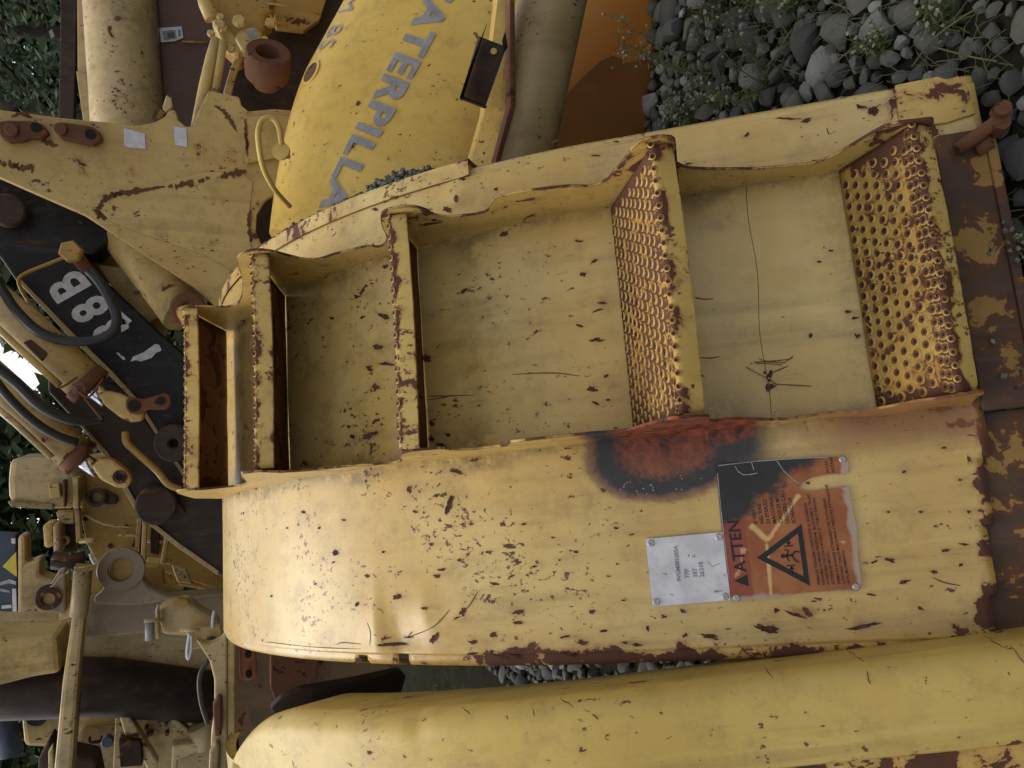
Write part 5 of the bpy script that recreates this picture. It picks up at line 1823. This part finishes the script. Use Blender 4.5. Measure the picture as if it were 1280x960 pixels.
# pins and clamps
cl_ = thing("pin_clamp", "beige pin clamp with hitch pins fixed under the lifting eye", "clamp", at(215, 785, 4.6) - Vector((0, 0, at(215, 785, 4.6).z)))
YP = 4.6
slab("clamp_block", [(196, 764), (208, 756), (236, 750), (248, 762), (262, 770), (276, 780), (270, 796), (232, 796), (204, 794)], YP, 0.15, M['beige'], cl_, bevel=0.02)
slab("clamp_plate", [(232, 790), (244, 784), (276, 782), (280, 806), (260, 810), (240, 812)], YP - 0.1, 0.05, M['yellow'], cl_, bevel=0.008)
slab("clamp_ear", [(214, 752), (222, 748), (236, 750), (238, 756), (226, 760), (216, 760)], YP - 0.06, 0.06, M['ochre'], cl_, bevel=0.01)
slab("clamp_ear", [(194, 762), (198, 758), (200, 798), (195, 800)], YP - 0.08, 0.08, M['beige'], cl_, bevel=0.01)
pipe("hitch_pin", [(187, 777, YP - 0.1), (187, 800, YP - 0.1)], 0.022, M['letter_grey'], cl_, 14)
pipe("hitch_pin", [(180, 776, YP - 0.12), (205, 775, YP - 0.12)], 0.010, M['post'], cl_)
pipe("spring_clip", [(225, 788, YP - 0.16), (250, 787, YP - 0.16)], 0.009, M['beige'], cl_)
pipe("spring_clip", [(237, 792, YP - 0.16), (234, 812, YP - 0.17), (235, 824, YP - 0.17), (239, 812, YP - 0.17), (239, 794, YP - 0.16)], 0.008, M['white'], cl_, 8, sub=4)
pipe("spring_clip", [(268, 764, YP - 0.1), (266, 774, YP - 0.12), (266, 784, YP - 0.1)], 0.009, M['white'], cl_, 8, sub=4)
pipe("spring_clip", [(272, 806, YP - 0.14), (269, 824, YP - 0.15), (271, 832, YP - 0.15), (277, 818, YP - 0.15), (275, 806, YP - 0.14)], 0.007, M['beige'], cl_, 8, sub=4)
disc("clamp_bolt", 264, 802, YP - 0.12, 0.03, 0.04, M['rubber'], cl_, n=8)
# upright post near the fenders
YQ = 3.6
pq = thing("frame_upright", "rust stained beige upright between the two fenders with an orange bolted bracket", "upright", at(280, 880, YQ) - Vector((0, 0, at(280, 880, YQ).z)))
slab("upright_plate", [(245, 800), (262, 806), (276, 800), (284, 790), (284, 990), (262, 990), (264, 920), (268, 890), (268, 850), (262, 826)], YQ, 0.06, M['beige'], pq, bevel=0.008)
slab("upright_web", [(284, 780), (294, 780), (294, 990), (284, 990)], YQ + 0.01, 0.12, M['yellow'], pq, bevel=0.008)
slab("pad", [(266, 882), (272, 872), (277, 872), (277, 920), (268, 922)], YQ - 0.05, 0.05, M['rust'], pq, bevel=0.015)
slab("pad", [(262, 940), (270, 928), (275, 932), (272, 990), (260, 990)], YQ - 0.05, 0.05, M['post'], pq, bevel=0.015)
slab("back_panel", [(292, 780), (420, 780), (500, 842), (500, 900), (292, 960)], YQ + 0.35, 0.06, M['rustwood'], pq)
slab("back_rib", [(338, 800), (400, 810), (396, 850), (346, 880), (338, 860)], YQ + 0.25, 0.08, M['rust'], pq)
ob = slab("orange_bracket", [(299, 808), (320, 812), (322, 846), (312, 852), (300, 850)], YQ + 0.1, 0.05, M['orange'], pq, bevel=0.01)
disc("bolt", 310, 816, YQ + 0.08, 0.014, 0.03, M['dark'], ob, n=8)
disc("bolt", 311, 841, YQ + 0.08, 0.014, 0.03, M['dark'], ob, n=8)
pipe("cable", [(262, 825, YQ + 0.1), (252, 838, YQ + 0.1), (249, 855, YQ + 0.1), (252, 880, YQ + 0.1), (260, 905, YQ + 0.1)], 0.010, M['rubber'], pq, 10, sub=4)
# lower brackets
Y3 = 5.2
mD = thing("bracket_frame", "beige welded bracket frame with triangular ribs near the lower left corner", "machine part", at(200, 930, Y3) - Vector((0, 0, at(200, 930, Y3).z)))
slab("back_sheet", [(145, 885), (290, 880), (290, 990), (140, 990)], Y3 + 0.2, 0.06, M['beige'], mD)
slab("rib", [(148, 893), (160, 893), (198, 955), (188, 975), (172, 930), (158, 925)], Y3, 0.1, M['beige'], mD, bevel=0.012)
slab("rib", [(208, 895), (216, 895), (250, 925), (248, 934), (240, 932)], Y3, 0.08, M['post'], mD, bevel=0.01)
slab("rib", [(215, 932), (258, 928), (252, 938), (222, 950), (220, 975), (214, 975)], Y3 - 0.05, 0.1, M['beige'], mD, bevel=0.01)
slab("rib", [(148, 925), (176, 927), (178, 958), (150, 960)], Y3 - 0.05, 0.1, M['darkrust'], mD, bevel=0.01)
for (x, y) in ((180, 910), (186, 916), (205, 904), (206, 916), (182, 918)):
    slab("weld_stub", [(x, y), (x + 5, y - 1), (x + 5, y + 4), (x, y + 5)], Y3 + 0.15, 0.05, M['rust'], mD)
pipe("round_end", [(250, 905, Y3), (262, 930, Y3)], 0.08, M['post'], mD, 16)
mE = thing("yellow_engine_cover", "yellow engine cover with a dark cut letter near the lower left corner", "cover", at(80, 920, 5.9) - Vector((0, 0, at(80, 920, 5.9).z)))
slab("cover_sheet", [(26, 893), (150, 890), (150, 930), (70, 936), (30, 934)], 5.9, 0.3, M['yellow'], mE, bevel=0.03)
slab("cover_top", [(92, 932), (150, 926), (150, 990), (86, 990)], 5.6, 0.3, M['post'], mE, bevel=0.03)
for k in range(1):
    pts = [(45 + 14 * 1.0 * cos(t_), 897 + 11 * sin(t_)) for t_ in [pi * (0.0 + 0.1 * i) for i in range(0, 11)]] + [(45 + 8 * cos(t_), 897 + 5 * sin(t_)) for t_ in [pi * (1.0 - 0.1 * i) for i in range(0, 11)]]
    slab("dark_letter", pts, 5.89, 0.006, M['ink'], mE, bevel=0)
disc("blue_cap", 135, 924, 5.55, 0.035, 0.05, M['blue'], mE)
pipe("grab_handle", [(112, 922, 5.6), (113, 928, 5.55), (126, 926, 5.55), (127, 921, 5.6)], 0.01, M['dark'], mE, sub=3)
lid = thing("dark_post", "blue black round post in the grass at the lower left", "post", gnd(30, 940) if False else (at(18, 920, 5.7) - Vector((0, 0, at(18, 920, 5.7).z))))
pipe("post_tube", [(-8, 896, 5.7), (20, 918, 5.7), (14, 960, 5.7)][0:0] or [(2, 890, 5.7), (14, 942, 5.7)], 0.07, M['blue'], lid, 18)
tr = thing("rusty_hitch", "dark hitch casting on the ground below the axle tube", "hitch", at(100, 960, 5.0) - Vector((0, 0, at(100, 960, 5.0).z)))
slab("casting", [(48, 948), (60, 925), (72, 940), (120, 950), (128, 990), (44, 990)], 5.0, 0.2, M['darkrust'], tr, bevel=0.02)
slab("cap_plate", [(60, 940), (66, 930), (70, 990), (60, 990)], 4.95, 0.04, M['beige'], tr, bevel=0.01)

# ------------------------------------------------------------------ plants
def weed(base, h, lean, seed, flowers=14, label="", n_st=4):
    r = random.Random(seed)
    t_ = thing("weed", label, "plant", base, group="weeds among the stones")
    b = Vector(base)
    stem = MB()
    leaf = bmesh.new()
    tl = leaf.verts.layers.float.new('tone')
    fl_ = bmesh.new()
    tf = fl_.verts.layers.float.new('tone')
    for k in range(n_st):
        d = Vector((lean[0] + r.gauss(0, 0.3), lean[1] + r.gauss(0, 0.3), 1.0)).normalized()
        hh = h * r.uniform(0.7, 1.05)
        P = [Vector((0, 0, 0)), d * hh * 0.35 + Vector((r.gauss(0, .01), 0, 0)), d * hh * 0.7 + Vector((lean[0], lean[1], 0)) * 0.03, d * hh + Vector((lean[0], lean[1], -0.1)) * 0.08]
        P = spline(P, 4)
        stem.tube(P, [0.0028 * (1 - 0.6 * i / len(P)) for i in range(len(P))], 5)
        for i, p in enumerate(P):
            q = i / (len(P) - 1)
            for _ in range(3):
                dirv = Vector((r.gauss(0, 1), r.gauss(0, 1), r.gauss(0.3, 0.6))).normalized()
                ln = r.uniform(0.025, 0.055) * (1.1 - 0.5 * q)
                sd_ = dirv.cross(Vector((r.gauss(0, 1), r.gauss(0, 1), 1))).normalized() * ln * 0.1
                vs = [leaf.verts.new(p), leaf.verts.new(p + dirv * ln * 0.5 + sd_), leaf.verts.new(p + dirv * ln + Vector((0, 0, -ln * 0.2))), leaf.verts.new(p + dirv * ln * 0.5 - sd_)]
                tv = r.random()
                for v in vs:
                    v[tl] = tv
                leaf.faces.new(vs)
            if q > 0.5:
                for _ in range(max(1, flowers // 5)):
                    c = p + Vector((r.gauss(0, 0.025), r.gauss(0, 0.025), r.gauss(0.012, 0.02)))
                    stem.tube([p, (p + c) / 2 + Vector((0, 0, -0.003)), c], 0.0009, 3, cap=False)
                    rr = r.uniform(0.0035, 0.0065)
                    re_ = bmesh.ops.create_icosphere(fl_, subdivisions=1, radius=rr, matrix=Matrix.Translation(c))
                    tv = r.random()
                    for v in re_['verts']:
                        v[tf] = tv
                        v.co += Vector((r.gauss(0, 1), r.gauss(0, 1), r.gauss(0, 1))) * rr * 0.25
    stem.build("stem", M['stem'], t_, local=True)
    for nm, bm_, mt in (("leaves", leaf, 'weed'), ("flower_heads", fl_, 'petal')):
        me = bpy.data.meshes.new(nm)
        bm_.to_mesh(me)
        bm_.free()
        me.materials.append(M[mt])
        o = bpy.data.objects.new(nm, me)
        COL.objects.link(o)
        o.parent = t_
        o['kind'] = 'stuff'
    return t_


weed(gnd(895, 95), 0.42, (0.22, 0.0), 1, label="flowering weed crossing the brown side of the lettered tank, highest in the photo")
weed(gnd(960, 108), 0.34, (0.2, 0.0), 2, label="weed with pale heads rising from dark stones right of the tank corner")
weed(gnd(905, 128), 0.24, (0.1, 0.0), 3, label="weed between the tank foot and the upper edge of the stepped fender", n_st=3)
weed(gnd(872, 150), 0.16, (0.05, 0.0), 4, label="small weed half hidden behind the edge of the stepped fender", n_st=3)
weed(gnd(1300, 462), 0.11, (0.0, 0.1), 5, label="small flowering weed at the foot of the lowest step", n_st=4)
weed(gnd(1300, 300), 0.09, (0.0, 0.1), 6, label="sparse dry weed near the rusty lever of the stepped fender", n_st=3)
weed(gnd(960, 10), 0.12, (0.2, 0.0), 8, flowers=2, label="leafy green weed among stones at the top edge of the photo")
weed(gnd(905, 20), 0.12, (0.2, 0.0), 9, flowers=2, label="leafy green weed beside the rounded end of the tank")

weed(gnd(1005, 6), 0.10, (0.15, 0.0), 12, flowers=2, label="low green weed between pale stones at the top edge, rightmost of three there", n_st=5)
weed(gnd(1110, 62), 0.09, (0.1, 0.05), 13, flowers=2, label="small sprig among stones above the upper right corner of the stepped fender", n_st=4)
weed(gnd(1190, 30), 0.08, (0.1, 0.05), 14, flowers=2, label="tiny sprig among large stones in the far upper right of the photo", n_st=4)
# dry grass blades over the stones
gbm = bmesh.new()
tl = gbm.verts.layers.float.new('tone')
rg = random.Random(21)
for k in range(680):
    if k < 240:
        p = gnd(rg.uniform(880, 1275), rg.uniform(-20, 110))
    elif k < 500:
        p = gnd(rg.uniform(880, 1000), rg.uniform(-20, 110))
    else:
        p = gnd(rg.uniform(480, 640), rg.uniform(820, 872))
        if rg.random() < 0.4:
            p = gnd(rg.uniform(1230, 1300), rg.uniform(200, 520))
    p = p + Vector((0, 0, 0.01))
    ln = rg.uniform(0.03, 0.11) * (0.7 if k >= 500 else 1)
    d = Vector((rg.gauss(0, 1), rg.gauss(0, 1), rg.uniform(0.2, 0.9))).normalized()
    sd_ = d.cross(Vector((0, 0, 1))).normalized() * rg.uniform(0.0008, 0.0018)
    tv = rg.random()
    a, b, c = p, p + d * ln * 0.6 + Vector((0, 0, ln * 0.1)), p + d * ln - Vector((0, 0, ln * 0.1))
    v = [gbm.verts.new(a - sd_), gbm.verts.new(a + sd_), gbm.verts.new(b + sd_ * .8), gbm.verts.new(b - sd_ * .8), gbm.verts.new(c)]
    for q in v:
        q[tl] = tv
    gbm.faces.new(v[:4])
    gbm.faces.new((v[3], v[2], v[4]))
me = bpy.data.meshes.new("grass")
gbm.to_mesh(me)
gbm.free()
me.materials.append(leaf_mat("dry_grass", (0.045, 0.07, 0.02), (0.15, 0.135, 0.07)))
go = bpy.data.objects.new("grass", me)
COL.objects.link(go)
tag(go, "thin green and dry grass blades among the grey stones", "grass", kind='stuff')
# bare dry twigs over the gravel
for k, pts in enumerate((((1205, 0), (1130, 40), (1075, 75), (1045, 108)), ((1255, 8), (1200, 50), (1165, 88)), ((1010, 40), (980, 88), (1000, 60)), ((1180, 60), (1235, 75), (1275, 82)))):
    tw = MB()
    P = [gnd(x, y) + Vector((0, 0, 0.05 + 0.02 * rg.random())) for x, y in pts]
    tw.tube(spline(P, 4), 0.0022, 5)
    o = tw.build("twig", M['stem'])
    tag(o, ("long bare twig lying across the stones toward the fender corner", "bare twig over pale stones near the fender corner", "short bent twig beside the upper fender edge", "bare twig in the far corner of the gravel")[k], "twig", "dry twigs on the gravel")


def tree(base, h, rad, seed, label, nleaf=2600, squash=1.1, low=0.2):
    r = random.Random(seed)
    t_ = thing("tree", label, "tree", base, group="trees behind the machines")
    m = MB()
    m.tube([Vector((0, 0, -0.1)), Vector((0.05, 0, h * 0.35)), Vector((-0.04, 0.1, h * 0.7)), Vector((0, 0, h * 0.95))], [h * 0.03, h * 0.024, h * 0.015, h * 0.004], 10)
    for k in range(9):
        a = r.uniform(0, 2 * pi)
        z0 = h * r.uniform(0.25, 0.75)
        e = Vector((cos(a), sin(a), 0.55)) * rad * r.uniform(0.5, 0.85)
        m.tube([Vector((0, 0, z0)), Vector((0, 0, z0)) + e * 0.5 + Vector((0, 0, 0.1)), Vector((0, 0, z0)) + e], [h * 0.01, h * 0.006, h * 0.002], 6)
    m.build("trunk", M['bark'], t_, local=True)
    bm = bmesh.new()
    tl = bm.verts.layers.float.new('tone')
    clumps = []
    for k in range(46):
        while True:
            p = Vector((r.uniform(-1, 1), r.uniform(-1, 1), r.uniform(-1, 1)))
            if 0.25 < p.length < 1:
                break
        clumps.append((Vector((p.x * rad, p.y * rad, h * (low + (1 - low) * 0.5) + p.z * h * (1 - low) * 0.5)), rad * r.uniform(0.18, 0.36), r.random()))
    for k in range(nleaf):
        c, cr_, tn = r.choice(clumps)
        d = Vector((r.gauss(0, 1), r.gauss(0, 1), r.gauss(0, 0.8)))
        d = d.normalized() * cr_ * r.random() ** 0.4
        p = c + d
        sz = r.uniform(0.04, 0.085) * (h / 5)
        a = Vector((r.gauss(0, 1), r.gauss(0, 1), r.gauss(0, 0.6))).normalized()
        b = a.orthogonal().normalized()
        b = (b + a.cross(b) * r.uniform(-1, 1)).normalized()
        tv = min(1, max(0, tn * 0.6 + r.random() * 0.4))
        vs = [bm.verts.new(p), bm.verts.new(p + a * sz + b * sz * 0.45), bm.verts.new(p + a * sz * 2), bm.verts.new(p + a * sz - b * sz * 0.45)]
        for v in vs:
            v[tl] = tv
        bm.faces.new(vs)
    me = bpy.data.meshes.new("crown")
    bm.to_mesh(me)
    bm.free()
    me.materials.append(M['leaf'])
    o = bpy.data.objects.new("crown", me)
    COL.objects.link(o)
    o.parent = t_


def tb(px, py, Y):
    p = at(px, py, Y)
    return (p.x, p.y, 0)


tree(tb(30, 30, 12), 6.0, 2.2, 31, "dense dark green tree filling the upper left corner beside the brown bar", 6500, low=0.1)
tree(tb(30, 130, 15), 6.5, 2.4, 32, "tree with sunlit yellowish leaves behind the loader arm", 5000, low=0.1)
tree(tb(20, 330, 16), 4.8, 2.2, 33, "dark tree standing behind the raised end of the boom", 3500, low=0.1)
tree(tb(20, 560, 14), 4.3, 1.7, 34, "dark green tree behind the hydraulic rams and the grimy box", 5000, low=0.05)
tree(tb(40, 690, 15), 4.2, 1.7, 35, "tree between the blue panel and the ochre loader body", 5000, low=0.05)
tree(tb(30, 930, 13), 4.2, 2.0, 36, "low leafy tree in the lower left corner behind the dark post", 5000, low=0.0)
tree(tb(100, 800, 17), 4.8, 2.4, 37, "far tree hidden mostly by the lift frame", 3500, low=0.05)

# far wood closing the view behind the yard
wb = bmesh.new()
tl = wb.verts.layers.float.new('tone')
rf = random.Random(77)
for k in range(62000):
    x = rf.uniform(-16, 16)
    top = 7.5 + 1.5 * mnoise.noise(Vector((x * 0.4, 2, 0))) + 0.8 * mnoise.noise(Vector((x * 1.3, 5, 0)))
    if -0.6 < x < 1.2:
        top -= 4.3 * (1 - abs(x - 0.3) / 0.9) * 0.9
    z = top * rf.random() ** 0.8
    y = 20 + rf.uniform(0, 3.5) + 0.8 * mnoise.noise(Vector((x * 0.8, z * 0.8, 0)))
    p = Vector((x, y, z))
    sz = rf.uniform(0.12, 0.28)
    a = Vector((rf.gauss(0, 1), rf.gauss(0, 1), rf.gauss(0, 0.7))).normalized()
    b = a.orthogonal().normalized()
    b = (b + a.cross(b) * rf.uniform(-1, 1)).normalized()
    vs = [wb.verts.new(p), wb.verts.new(p + a * sz + b * sz * 0.5), wb.verts.new(p + a * sz * 2), wb.verts.new(p + a * sz - b * sz * 0.5)]
    tv = min(1, max(0, 0.5 + 0.9 * mnoise.noise(p * 0.9) + rf.uniform(-.25, .25)))
    for v in vs:
        v[tl] = tv
    wb.faces.new(vs)
me = bpy.data.meshes.new("wood")
wb.to_mesh(me)
wb.free()
me.materials.append(M['leaf'])
wd = bpy.data.objects.new("wood", me)
COL.objects.link(wd)
tag(wd, "dense dark green wood closing the view behind the yard", "wood", kind='stuff')
